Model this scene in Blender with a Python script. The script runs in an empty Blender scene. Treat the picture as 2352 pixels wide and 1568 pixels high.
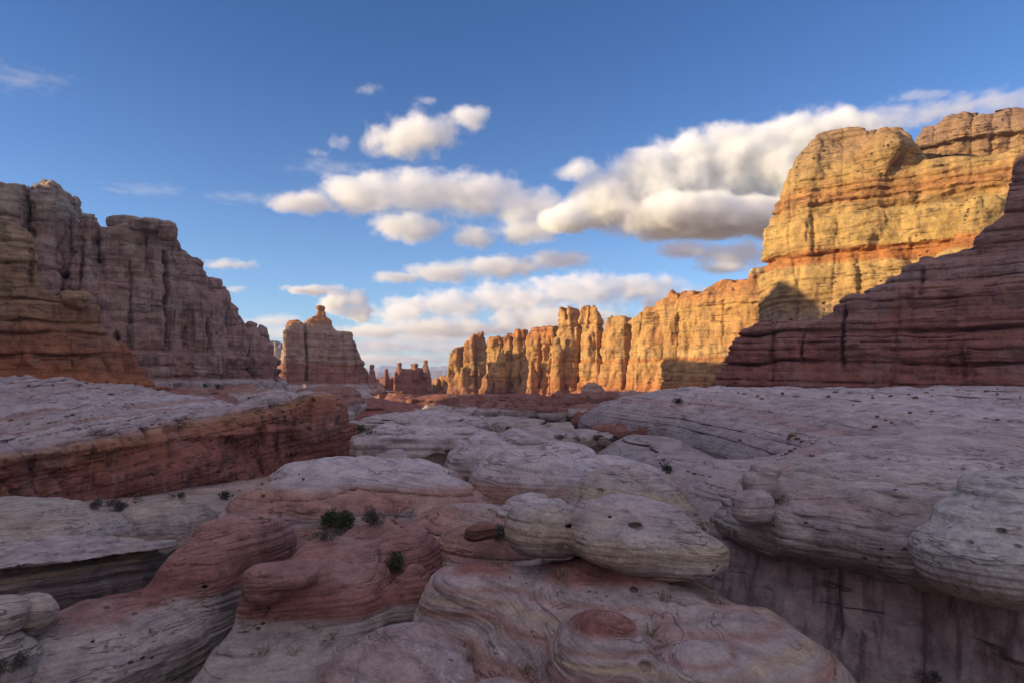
import bpy, math, random
import numpy as np
from mathutils import Vector
from mathutils.bvhtree import BVHTree

# ------------------------------------------------------------------ camera, sky, sun, exposure
S = bpy.context.scene
COL = S.collection
EYE = 12.0                                   # eye height above the canyon datum
cam_d = bpy.data.cameras.new('camera'); cam = bpy.data.objects.new('camera', cam_d); COL.objects.link(cam)
cam_d.lens = 24; cam_d.sensor_width = 36; cam_d.shift_y = 71 / 2352
cam_d.clip_start = .5; cam_d.clip_end = 90000
cam.location = (0, 0, EYE); cam.rotation_euler = (math.radians(90), 0, 0)
S.camera = cam

SUN_AZ = math.radians(15); SUN_EL = math.radians(9.5)     # low sun, from the left and a little behind
TO = Vector((-math.cos(SUN_AZ) * math.cos(SUN_EL), -math.sin(SUN_AZ) * math.cos(SUN_EL), math.sin(SUN_EL)))
world = bpy.data.worlds.new('World'); S.world = world; world.use_nodes = True
wn = world.node_tree
sky = wn.nodes.new('ShaderNodeTexSky'); sky.sky_type = 'NISHITA'; sky.sun_disc = False
sky.sun_elevation = SUN_EL; sky.sun_rotation = math.atan2(TO.x, TO.y)
sky.air_density = 1.0; sky.dust_density = 0.1; sky.ozone_density = 4.0; sky.altitude = 1500
W_ = lambda t, **k: wn.nodes.new(t)
hs = W_('ShaderNodeHueSaturation'); hs.inputs['Saturation'].default_value = .90
tint = W_('ShaderNodeMix'); tint.data_type = 'RGBA'; tint.blend_type = 'MULTIPLY'
tint.inputs[0].default_value = 1; tint.inputs[7].default_value = (.86, .85, .90, 1)
bg = wn.nodes['Background']; bg.inputs[1].default_value = .15
wn.links.new(sky.outputs[0], hs.inputs['Color']); wn.links.new(hs.outputs[0], tint.inputs[6])
# bright cloud added overhead and behind the camera, out of view, as fill light
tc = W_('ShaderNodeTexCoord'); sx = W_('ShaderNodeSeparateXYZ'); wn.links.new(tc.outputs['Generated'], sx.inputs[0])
def wm(op, a, b, c=None):
    n = W_('ShaderNodeMath'); n.operation = op
    for i, v in enumerate((a, b, c)):
        if v is None: continue
        if isinstance(v, bpy.types.NodeSocket): wn.links.new(v, n.inputs[i])
        else: n.inputs[i].default_value = v
    return n.outputs[0]
def wr(v, a, b):
    n = W_('ShaderNodeMapRange'); n.interpolation_type = 'SMOOTHSTEP'; wn.links.new(v, n.inputs[0]); n.inputs[1].default_value = a; n.inputs[2].default_value = b
    return n.outputs[0]
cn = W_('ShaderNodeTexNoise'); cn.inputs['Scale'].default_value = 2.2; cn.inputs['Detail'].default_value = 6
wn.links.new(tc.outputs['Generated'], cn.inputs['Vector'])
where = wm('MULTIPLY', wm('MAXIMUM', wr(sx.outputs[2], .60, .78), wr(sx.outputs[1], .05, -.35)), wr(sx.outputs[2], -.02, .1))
fill_mask = wm('MULTIPLY', where, wr(cn.outputs[0], .32, .55))
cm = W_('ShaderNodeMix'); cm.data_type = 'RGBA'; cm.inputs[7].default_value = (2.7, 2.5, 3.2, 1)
dk = W_('ShaderNodeMix'); dk.data_type = 'RGBA'; dk.blend_type = 'MULTIPLY'; dk.inputs[7].default_value = (.50, .69, .86, 1)   # deeper blue higher up
wn.links.new(wr(sx.outputs[2], .0, .5), dk.inputs[0]); wn.links.new(tint.outputs[2], dk.inputs[6])
wn.links.new(fill_mask, cm.inputs[0]); wn.links.new(dk.outputs[2], cm.inputs[6]); wn.links.new(cm.outputs[2], bg.inputs[0])
sun_d = bpy.data.lights.new('sun', 'SUN'); sun_d.energy = 4.4; sun_d.angle = math.radians(.5); sun_d.color = (1, .77, .45)
sun = bpy.data.objects.new('sun', sun_d); COL.objects.link(sun)
sun.rotation_euler = (-TO).to_track_quat('-Z', 'Y').to_euler(); sun.location = (-200, -40, 120)
S.view_settings.view_transform = 'Standard'; S.view_settings.look = 'None'
S.view_settings.exposure = 0.76; S.view_settings.gamma = 1
S.cycles.max_bounces = 16; S.cycles.diffuse_bounces = 4; S.cycles.volume_bounces = 14
S.cycles.transparent_max_bounces = 16

# ------------------------------------------------------------------ picture units -> metres (2352 x 1568 measuring grid)
F = 1568.0; UC = 1176.0; VH = 855.0
def X(u, d): return (u - UC) / F * d
def Z(v, d): return EYE - (v - VH) / F * d

# ------------------------------------------------------------------ noise
def _h(ix, iy, iz, seed):
    h = ((ix & 0xffffffff).astype(np.uint32) * np.uint32(374761393) + (iy & 0xffffffff).astype(np.uint32) * np.uint32(668265263)
         + (iz & 0xffffffff).astype(np.uint32) * np.uint32(2246822519) + np.uint32(seed * 3266489917 & 0xffffffff))
    h = (h ^ (h >> np.uint32(13))) * np.uint32(1274126177)
    h = (h ^ (h >> np.uint32(16)))
    return (h & np.uint32(0xffff)).astype(np.float32) * np.float32(1 / 32767.5) - 1
def vnoise(x, y, z, seed=0):
    x = np.asarray(x, np.float32); y = np.asarray(y, np.float32); z = np.asarray(z, np.float32)
    xi = np.floor(x); yi = np.floor(y); zi = np.floor(z)
    fx = x - xi; fy = y - yi; fz = z - zi
    M = np.uint32
    hx = xi.astype(np.int32).view(M) * M(374761393) + M(seed * 3266489917 & 0xffffffff)
    hy = yi.astype(np.int32).view(M) * M(668265263); hz = zi.astype(np.int32).view(M) * M(2246822519)
    u = fx * fx * (3 - 2 * fx); v = fy * fy * (3 - 2 * fy); w = fz * fz * (3 - 2 * fz)
    hxy = [[hx + hy, hx + hy + M(668265263)], [hx + M(374761393) + hy, hx + M(374761393) + hy + M(668265263)]]
    def c(a, b, e):
        h = hxy[a][b] + (hz + M(2246822519) if e else hz)
        h = (h ^ (h >> M(13))) * M(1274126177)
        h ^= h >> M(16); h &= M(0xffff)
        return h.astype(np.float32) * np.float32(1 / 32767.5) - np.float32(1)
    def lx(b, e):
        p = c(0, b, e); return p + (c(1, b, e) - p) * u
    def ly(e):
        p = lx(0, e); return p + (lx(1, e) - p) * v
    p = ly(0); return p + (ly(1) - p) * w
def fbm(x, y, z, L, o=4, seed=0, g=.5):
    s = 0; a = 1; t = 0
    for k in range(o):
        f = 2.03 ** k / L
        s = s + a * vnoise(x * f + k * 17.3, y * f - k * 9.1, z * f + k * 3.7, seed + k); t += a; a *= g
    return s / t
def n1(t, seed=0):
    i = np.floor(t); f = t - i; f = f * f * (3 - 2 * f); i = i.astype(np.int64); o = np.zeros_like(i)
    return _h(i, o, o, seed) * (1 - f) + _h(i + 1, o, o, seed) * f

def smin(a, b, k):
    if k <= 0: return np.minimum(a, b)
    h = np.clip(.5 + .5 * (b - a) / k, 0, 1)
    return b * (1 - h) + a * h - k * h * (1 - h)
def smax(a, b, k): return -smin(-a, -b, k)

# ------------------------------------------------------------------ solid primitives: (distance function, bounding box)
def ell(c, r, p=2., q=2., rot=0., tilt=0.):
    """a rounded boulder / dome; p squares its plan, q its section, tilt dips it along its long axis"""
    cx, cy, cz = c; rx, ry, rz = r; ca, sa = math.cos(math.radians(rot)), math.sin(math.radians(rot)); tt = math.tan(math.radians(tilt))
    def f(x, y, z):
        dx = x - cx; dy = y - cy
        a = ca * dx + sa * dy; b = -sa * dx + ca * dy; e = z - cz - tt * a
        A = np.abs(a / rx); B = np.abs(b / ry); Cc = np.abs(e / rz)
        pl = (A ** p + B ** p) ** (1 / p)
        k0 = (pl ** q + Cc ** q) ** (1 / q)
        k1 = np.sqrt((a / rx ** 2) ** 2 + (b / ry ** 2) ** 2 + (e / rz ** 2) ** 2) + 1e-6
        return np.where(k0 < .35, -.6 * min(rx, ry, rz), k0 * (k0 - 1) / k1)
    m = max(rx, ry) if rot else None
    ex = rx if m is None else abs(ca) * rx + abs(sa) * ry; ey = ry if m is None else abs(sa) * rx + abs(ca) * ry
    ez = rz + abs(tt) * rx
    return f, (cx-ex, cx+ex, cy-ey, cy+ey, cz-ez, cz+ez)
def dome(u0, u1, vt, vb, d, ry=1., p=2.3, q=2.2, rot=0., tilt=0.):     # upper half stands above its base line
    rx = (u1 - u0) / 2 / F * d; zt = Z(vt, d); zb = Z(vb, d)
    return ell(((X(u0, d) + X(u1, d)) / 2, d, zb), (rx, rx * ry, zt - zb), p, q, rot, tilt)
def lump(u0, u1, v0, v1, d, ry=1., p=2.3, q=2.2, rot=0., tilt=0.):     # whole boulder
    rx = (u1 - u0) / 2 / F * d; z0 = Z(v1, d); z1 = Z(v0, d)
    return ell(((X(u0, d) + X(u1, d)) / 2, d, (z0 + z1) / 2), (rx, rx * ry, (z1 - z0) / 2), p, q, rot, tilt)
def spire(u, d, prof, sx=1., sy=1., seed=0, wob=.12):                  # turned tower: (v, half width) from the top down
    zs = np.array([Z(v, d) for v, r in prof])[::-1]; rs = np.array([r / F * d for v, r in prof])[::-1]
    cx = X(u, d); zt, zb = zs[-1], zs[0]
    def f(x, y, z):
        a = x - cx; b = y - d
        th = np.arctan2(b, a)
        R = np.interp(z, zs, rs) * (1 + wob * np.sin(3 * th + seed) + wob * .6 * np.sin(5 * th + 2.1 * seed))
        return smax((np.sqrt((a / sx) ** 2 + (b / sy) ** 2) - R) * .8, np.maximum(z - zt, zb - z), .15 * float(rs[-1]))
    m = rs.max() * 1.2
    return f, (cx - m * sx, cx + m * sx, d - m * sy, d + m * sy, zb, zt)
def wall(trace, path, vb, T, prof=((0, 0),), dref=None, notch=(), cracks=(), cols=(0, 1, 0), k=2., seed=0, zb=None, plates=(0, 10)):
    """a cliff: path = plan of its face (u, depth), trace = its skyline, prof = how far each level steps out,
       notch = recessed bedding planes, cracks = vertical joints, cols = (bulge, spacing, seed) of its columns"""
    P = np.array([(X(u, d), d) for u, d in path]); dref = dref or path[len(path) // 2][1]
    zb = Z(vb, dref) if zb is None else zb
    seg = P[1:] - P[:-1]; ln = np.hypot(seg[:, 0], seg[:, 1]); s0 = np.concatenate([[0], np.cumsum(ln)])
    tu = np.array([t[0] for t in trace], float); tv = np.array([t[1] for t in trace], float)
    pv = np.array([q[0] for q in prof], float); po = np.array([q[1] for q in prof], float)
    ss = np.linspace(0, s0[-1], 900)
    px = np.interp(ss, s0, P[:, 0]); py = np.interp(ss, s0, P[:, 1])
    pz = np.array([Z(v, dref) for v in pv])[::-1]; pq = po[::-1]
    sm = np.convolve(np.pad(np.gradient(px), 60, 'edge'), np.ones(121) / 121, 'valid'), np.convolve(np.pad(np.gradient(py), 60, 'edge'), np.ones(121) / 121, 'valid')
    nl = np.hypot(*sm); nx, ny = sm[1] / nl, -sm[0] / nl
    of = np.zeros_like(px)
    for _ in range(6):
        qx = px + nx * (of - .8); qy = py + ny * (of - .8)
        vv = np.interp(UC + F * qx / qy, tu, tv); zt = EYE - (vv - VH) / F * qy
        of = .5 * of + .5 * np.interp(zt, pz, pq)
    cs = [(float(np.interp((u - UC) / F, px / py, ss)), w / F * dref, dp, ln_) for u, w, dp, ln_ in cracks]
    nz = [(Z(v, dref), w / F * dref, dp) for v, w, dp in notch]
    def f(x, y, z):
        best = None
        for i in range(len(seg)):
            rx = x - P[i, 0]; ry = y - P[i, 1]
            t = (rx * seg[i, 0] + ry * seg[i, 1]) / ln[i]
            tc = np.clip(t, 0, ln[i])
            cr = -(seg[i, 0] * ry - seg[i, 1] * rx) / ln[i]          # >0 in front of the face
            ex = rx - tc * seg[i, 0] / ln[i]; ey = ry - tc * seg[i, 1] / ln[i]
            dd = np.sqrt(ex * ex + ey * ey)
            te = t
            if i > 0: te = np.maximum(te, 0)
            if i < len(seg) - 1: te = np.minimum(te, ln[i])
            sd = np.where(cr >= 0, dd, -dd)
            if best is None: best, S_, D_ = dd, te + s0[i], sd
            else:
                m = dd < best; best = np.where(m, dd, best); S_ = np.where(m, te + s0[i], S_); D_ = np.where(m, sd, D_)
        wz = z + .02 * T * n1(S_ / (T * .4 + 3), seed + 5)
        off = np.interp(wz, pz, pq)
        A, per, sd_ = cols
        if A:
            ph = S_ / per + .45 * n1(S_ / per * .7, sd_) + .10 * n1(z / per * 1.3, sd_ + 3)
            fr = ph - np.floor(ph); am = .55 + .45 * _h(np.floor(ph).astype(np.int64), np.zeros(len(ph), np.int64), np.zeros(len(ph), np.int64), sd_)
            off = off + A * (np.sqrt(np.clip(1 - (2 * fr - 1) ** 2, 0, 1)) - .8) * (.5 + am)
        if plates[0]:
            pn = fbm(S_ + 7. * seed, D_ * 0, z * .45, plates[1], 2, seed + 60); pn2 = fbm(S_ + 3. * seed, D_ * 0, z * .6, plates[1] * .45, 2, seed + 70)
            off = off + plates[0] * (np.tanh(9 * pn) + .45 * np.tanh(9 * pn2))
        for sc, w, dp, ln_ in cs:
            zlo = Z(ln_[1], dref); zhi = Z(ln_[0], dref)
            g = np.clip((z - zlo) / 2, 0, 1) * np.clip((zhi - z) / 2, 0, 1)
            off = off - dp * g * np.exp(-((S_ - sc - .6 * w * n1(z / (6 * w + .01), seed + 9)) / w) ** 2)
        for z0, w, dp in nz:
            off = off - dp * np.exp(-((wz - z0 - 1.5 * w * n1(S_ / (w * 18), seed + 2)) / w) ** 2) * (.6 + .5 * n1(S_ / (w * 25), seed + 7))
        top = (z - np.interp(S_, ss, zt)) * .75
        ends = np.maximum(-S_, S_ - s0[-1])
        a = smax(D_ - off, top, k)
        return np.maximum(np.maximum(a, -D_ - T), np.maximum(ends, zb - z))
    o = max(0, po.max()) + 1 + abs(cols[0])
    return f, (P[:, 0].min() - T, P[:, 0].max() + T, P[:, 1].min() - o, P[:, 1].max() + T, zb, zt.max())

def union(prims, k=.5):
    def f(x, y, z):
        d = None
        for g, bb in prims:
            e = g(x, y, z); d = e if d is None else smin(d, e, k)
        return d
    B = np.array([b for _, b in prims])
    return f, tuple(B[:, i].min() if i % 2 == 0 else B[:, i].max() for i in range(6))

def cut(prim, holes, k=.1):
    g, bb = prim
    def f(x, y, z):
        d = g(x, y, z)
        for h, _ in holes: d = smax(d, -h(x, y, z), k)
        return d
    return f, bb

def bedded(prim, h, A, tilt=(0., 0.), warp=.6, wl=8., seed=0, soft=.5, nz=0., nl=3., joint=0., js=6., pits=0., ps=1.):
    """weather a solid: crisp-jointed beds of thickness about h (and finer ones) stand A proud and die out sideways,
       upright joints about js apart cut grooves, weather pits up to ps wide pock it"""
    g, bb = prim; r1 = math.sin(seed * 1.7), math.cos(seed * 1.7)
    def f(x, y, z):
        d = g(x, y, z)
        zw = z + tilt[0] * x + tilt[1] * y + warp * h * (np.sin(x / wl + seed) + np.sin(y / wl * .8 + 1.3 * seed)) * .5
        M = np.clip(.65 + 1.1 * vnoise(x / (5 * h), y / (5 * h), z / (3 * h), seed + 21), .1, 1.5)
        for hh, aa, mm, sd in ((h, A, M, seed), (h * .3, A * .38, 1.7 - M, seed + 11)):
            zz = zw / hh + .35 * n1(zw / hh * .6, sd)
            i = np.floor(zz); fr = zz - i
            am = .55 + .45 * _h(i.astype(np.int64), i.astype(np.int64) * 0, i.astype(np.int64) * 0, sd)
            d = d - aa * am * mm * ((1 - np.abs(2 * fr - 1.1) ** 5).clip(-.3, 1) - soft)
        if nz:
            n = vnoise(x / nl, y / nl, z / nl, seed + 40); m = vnoise(x / nl * 2.1 + 5, y / nl * 2.1, z / nl * 2.1, seed + 41)
            d = d + nz * (.55 * n - .75 * np.abs(m) + .22)
        if joint:
            for c, e, sp in ((r1[0], r1[1], js), (-r1[1], r1[0], js * 1.6)):
                u = (x * c + y * e) / sp + .22 * vnoise(x / sp, y / sp, z / sp, seed + 33); i = np.round(u)
                on = _h(i.astype(np.int64), i.astype(np.int64) * 0, i.astype(np.int64) * 0, seed + 5) > -.1
                d = d + joint * on * np.exp(-((u - i) * sp / (joint * .55 + .02)) ** 2)
        if pits:
            L = ps * 1.6; q = [np.floor(k / L) for k in (x, y, z * 1.5)]; qi = [k.astype(np.int64) for k in q]
            r = _h(qi[0], qi[1], qi[2], seed + 71)
            cx, cy, cz = [(k + .5 + .2 * _h(qi[0], qi[1], qi[2], seed + 72 + j)) * L for j, k in enumerate(q)]
            rad = np.clip(r - .45, 0, 1) * ps * pits
            dist = np.sqrt((x - cx) ** 2 + (y - cy) ** 2 + (z * 1.5 - cz) ** 2)
            d = np.where(rad > 0, smax(d, rad - dist, .12 * ps), d)
        return d
    return f, bb

# ------------------------------------------------------------------ surface of a solid (naive surface nets on the blocks near it)
def surface(prim, h, pad=None, cap=None):
    f, bb = prim; hx, hy, hz = h if isinstance(h, tuple) else (h, h, h); B = 8
    pad = pad if pad is not None else 4 * hx
    lo = np.array([bb[0] - pad, bb[2] - pad, bb[4] - pad * .5]); hi = np.array([bb[1] + pad, bb[3] + pad, bb[5] + pad])
    if cap: lo = np.maximum(lo, cap[0]); hi = np.minimum(hi, cap[1])
    st = np.array([hx, hy, hz]); nb = np.maximum(1, np.ceil((hi - lo) / (st * B)).astype(int)); n = nb * B
    V = np.full(n, 1., np.float32)
    gx, gy, gz = np.meshgrid(*[np.arange(k) for k in nb], indexing='ij')
    bx, by, bz = gx.ravel(), gy.ravel(), gz.ravel()
    c = [lo[i] + (b * B + (B - 1) / 2) * st[i] for i, b in enumerate((bx, by, bz))]
    dv = f(*c); R = .5 * B * float(np.linalg.norm(st)) * 1.35 + 1.2 * pad * .3
    V6 = V.reshape(nb[0], B, nb[1], B, nb[2], B)
    act = np.abs(dv) < R
    neg = (~act) & (dv < 0)
    V6[bx[neg], :, by[neg], :, bz[neg], :] = -1
    o = np.arange(B); ox, oy, oz = [q.ravel() for q in np.meshgrid(o, o, o, indexing='ij')]
    ai = np.nonzero(act)[0]
    for s in range(0, len(ai), 1500):
        q = ai[s:s+1500]
        x = lo[0] + (bx[q][:, None] * B + ox) * hx; y = lo[1] + (by[q][:, None] * B + oy) * hy; z = lo[2] + (bz[q][:, None] * B + oz) * hz
        d = f(x.ravel(), y.ravel(), z.ravel())
        V[(bx[q][:, None] * B + ox).ravel(), (by[q][:, None] * B + oy).ravel(), (bz[q][:, None] * B + oz).ravel()] = d
    for ax in range(3):
        sl = [slice(None)] * 3
        for e in (0, -1): sl[ax] = e; V[tuple(sl)] = np.maximum(V[tuple(sl)], .3 * hx)
    I = V < 0
    cnt = np.zeros(np.array(V.shape) - 1, np.int8)
    for a in (0, 1):
        for b in (0, 1):
            for e in (0, 1):
                cnt += I[a:V.shape[0]-1+a, b:V.shape[1]-1+b, e:V.shape[2]-1+e]
    cell = (cnt > 0) & (cnt < 8)
    ci = np.argwhere(cell); idx = np.full(cell.shape, -1, np.int64); idx[cell] = np.arange(len(ci))
    acc = np.zeros((len(ci), 3)); num = np.zeros(len(ci))
    cr = {}
    for a in (0, 1):
        for b in (0, 1):
            for e in (0, 1): cr[a, b, e] = V[ci[:, 0] + a, ci[:, 1] + b, ci[:, 2] + e].astype(float)
    for p0 in cr:
        for ax in range(3):
            if p0[ax]: continue
            p1 = list(p0); p1[ax] = 1; p1 = tuple(p1)
            m = (cr[p0] < 0) != (cr[p1] < 0)
            t = np.where(m, cr[p0] / np.where(m, cr[p0] - cr[p1], 1), 0)
            for k in range(3):
                acc[:, k] += np.where(m, (t if k == ax else p0[k]), 0)
            num += m
    P = lo + (ci + acc / num[:, None]) * st
    Q = []
    for ax in range(3):
        b, e = [(1, 2), (2, 0), (0, 1)][ax]
        s0 = [slice(None)] * 3; s1 = [slice(None)] * 3
        s0[ax] = slice(0, -1); s1[ax] = slice(1, None)
        ch = I[tuple(s0)] != I[tuple(s1)]
        g = np.argwhere(ch); g = g[(g[:, b] > 0) & (g[:, e] > 0) & (g[:, b] < V.shape[b] - 1) & (g[:, e] < V.shape[e] - 1)]
        ins = I[g[:, 0], g[:, 1], g[:, 2]]
        c0 = g.copy(); c1 = g.copy(); c1[:, b] -= 1; c2 = c1.copy(); c2[:, e] -= 1; c3 = g.copy(); c3[:, e] -= 1
        q = np.stack([idx[tuple(k.T)] for k in (c0, c1, c2, c3)], 1)
        q[~ins] = q[~ins][:, ::-1]
        Q.append(q)
    return P, np.concatenate(Q)

def normals(P, Q):
    n = np.cross(P[Q[:, 2]] - P[Q[:, 0]], P[Q[:, 3]] - P[Q[:, 1]])
    N = np.zeros_like(P)
    for k in range(4):
        for j in range(3): N[:, j] += np.bincount(Q[:, k], n[:, j], len(P))
    return N / (np.linalg.norm(N, axis=1)[:, None] + 1e-9)

def props(o, label=None, cat=None, group=None, kind=None):
    for k, v in (('label', label), ('category', cat), ('group', group), ('kind', kind)):
        if v: o[k] = v
    return o

SOLIDS = []      # (points, faces) of everything stones and shrubs can stand on
def link_mesh(name, P, Q, mat, origin=None, parent=None, smooth=True):
    og = np.array(origin if origin is not None else ((P[:, 0].min() + P[:, 0].max()) / 2, (P[:, 1].min() + P[:, 1].max()) / 2, P[:, 2].min()))
    me = bpy.data.meshes.new(name); fill(me, np.asarray(P, float) - og, np.asarray(Q), smooth); me.materials.append(mat)
    o = bpy.data.objects.new(name, me); COL.objects.link(o); o.location = og
    if parent: o.parent = parent; o.location = Vector(og) - parent.location
    return o
def fill(me, P, Q, smooth=True):
    k = Q.shape[1]
    me.vertices.add(len(P)); me.vertices.foreach_set('co', P.astype(np.float32).ravel())
    me.loops.add(len(Q) * k); me.loops.foreach_set('vertex_index', Q.astype(np.int32).ravel())
    me.polygons.add(len(Q)); me.polygons.foreach_set('loop_start', np.arange(0, len(Q) * k, k, dtype=np.int32))
    me.polygons.foreach_set('loop_total', np.full(len(Q), k, np.int32))
    if smooth: me.polygons.foreach_set('use_smooth', np.ones(len(Q), bool))
    me.update(calc_edges=True)

def rock(name, prim, h, mat, label=None, cat=None, group=None, rough=(.3, 2.), rib=(.0, .3), seed=0, cap=None, parent=None, kind=None, spread=4):
    """mesh a solid, then weather it: lumpy relief (amplitude, size) and fine ribs along the bedding (amplitude, thickness)"""
    me = bpy.data.meshes.new(name); me.materials.append(mat)
    o = bpy.data.objects.new(name, me); COL.objects.link(o)
    if parent: o.parent = parent
    else: props(o, label, cat, group, kind)
    JOBS.append((o, lambda: rock_mesh(prim, h, rough, rib, seed, cap)))
    return o

JOBS = []
def rock_mesh(prim, h, rough, rib, seed, cap):
    P, Q = surface(prim, h, cap=cap)
    if 1:
        N = normals(P, Q); x, y, z = P.T
        st = np.clip(1 - np.abs(N[:, 2]), 0, 1)
        bl = fbm(x + 31, y, z, rough[1] * .8, 4, seed + 23, .55)
        dsp = rough[0] * (.65 * fbm(x, y, z, rough[1], 4, seed + 3, .55) - 1.1 * np.abs(bl) + .2)
        dsp = dsp + rough[0] * .35 * fbm(x, y, z * .35, rough[1] * .35, 3, seed + 13) * st
        if rib[0]:
            zw = z + rib[1] * 2.2 * fbm(x, y, z, rough[1] * 2.5, 2, seed + 8) + .06 * x * math.sin(seed) + .05 * y
            dsp = dsp + rib[0] * (n1(zw / rib[1], seed) + .6 * n1(zw / rib[1] * 2.7, seed + 1)) * (.25 + .75 * st)
        P = P + N * dsp[:, None]
    return P, Q
def flush():
    """work out all the waiting rocks (four at a time), then fill their meshes"""
    from concurrent.futures import ThreadPoolExecutor
    with ThreadPoolExecutor(4) as ex: res = list(ex.map(lambda j: j[1](), JOBS))
    for (o, _), (P, Q) in zip(JOBS, res):
        SOLIDS.append((P, Q))
        og = np.array(((P[:, 0].min() + P[:, 0].max()) / 2, (P[:, 1].min() + P[:, 1].max()) / 2, P[:, 2].min()))
        fill(o.data, P - og, Q); o.location = Vector(og) - (o.parent.location if o.parent else Vector((0, 0, 0)))
    JOBS.clear()

# ------------------------------------------------------------------ materials
class G:
    def __init__(s, name):
        s.m = bpy.data.materials.new(name); s.m.use_nodes = True; s.t = s.m.node_tree; s.N = s.t.nodes; s.L = s.t.links
        s.b = s.N['Principled BSDF']; s.b.inputs['Roughness'].default_value = .92; s.b.inputs['Specular IOR Level'].default_value = .15
    def n(s, typ, ins=None, **kw):
        d = s.N.new(typ)
        for k, v in kw.items(): setattr(d, k, v)
        for k, v in (ins or {}).items():
            if hasattr(v, 'links') or isinstance(v, bpy.types.NodeSocket): s.L.new(v, d.inputs[k])
            else: d.inputs[k].default_value = v
        return d
    def math(s, op, a, b=0., c=None, clamp=False):
        ins = {0: a, 1: b}
        if c is not None: ins[2] = c
        return s.n('ShaderNodeMath', ins, operation=op, use_clamp=clamp).outputs[0]
    def vscale(s, vec, sc):
        return s.n('ShaderNodeVectorMath', {0: vec, 1: sc}, operation='MULTIPLY').outputs[0]
    def noise(s, vec, scale, det=3., rough=.55):
        return s.n('ShaderNodeTexNoise', {'Vector': vec, 'Scale': scale, 'Detail': det, 'Roughness': rough}).outputs[0]
    def ramp(s, fac, stops, mode='EASE'):
        r = s.n('ShaderNodeValToRGB', {0: fac}); cr = r.color_ramp; cr.interpolation = mode
        while len(cr.elements) < len(stops): cr.elements.new(.5)
        for e, (p, c) in zip(cr.elements, stops): e.position = p; e.color = (*c, 1) if len(c) == 3 else c
        return r.outputs[0]
    def rng(s, v, a, b, c=0., d=1.):
        return s.n('ShaderNodeMapRange', {0: v, 1: a, 2: b, 3: c, 4: d}, interpolation_type='SMOOTHSTEP').outputs[0]
    def mix(s, fac, a, b, mode='MIX'):
        d = s.n('ShaderNodeMix', data_type='RGBA', blend_type=mode)
        for k, v in ((0, fac), (6, a), (7, b)):
            if isinstance(v, bpy.types.NodeSocket): s.L.new(v, d.inputs[k])
            else: d.inputs[k].default_value = v if k == 0 else (*v, 1)
        return d.outputs[2]

PALE = (.42, .34, .31); GREY = (.32, .27, .255); PINK = (.36, .225, .185); RED = (.25, .105, .07); DRED = (.17, .075, .06)
OCH = (.42, .27, .12); CREAM = (.50, .37, .19); ORANGE = (.43, .18, .06); BROWN = (.20, .115, .075); TAN = (.36, .25, .17); WHITE = (.51, .435, .405)

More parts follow.
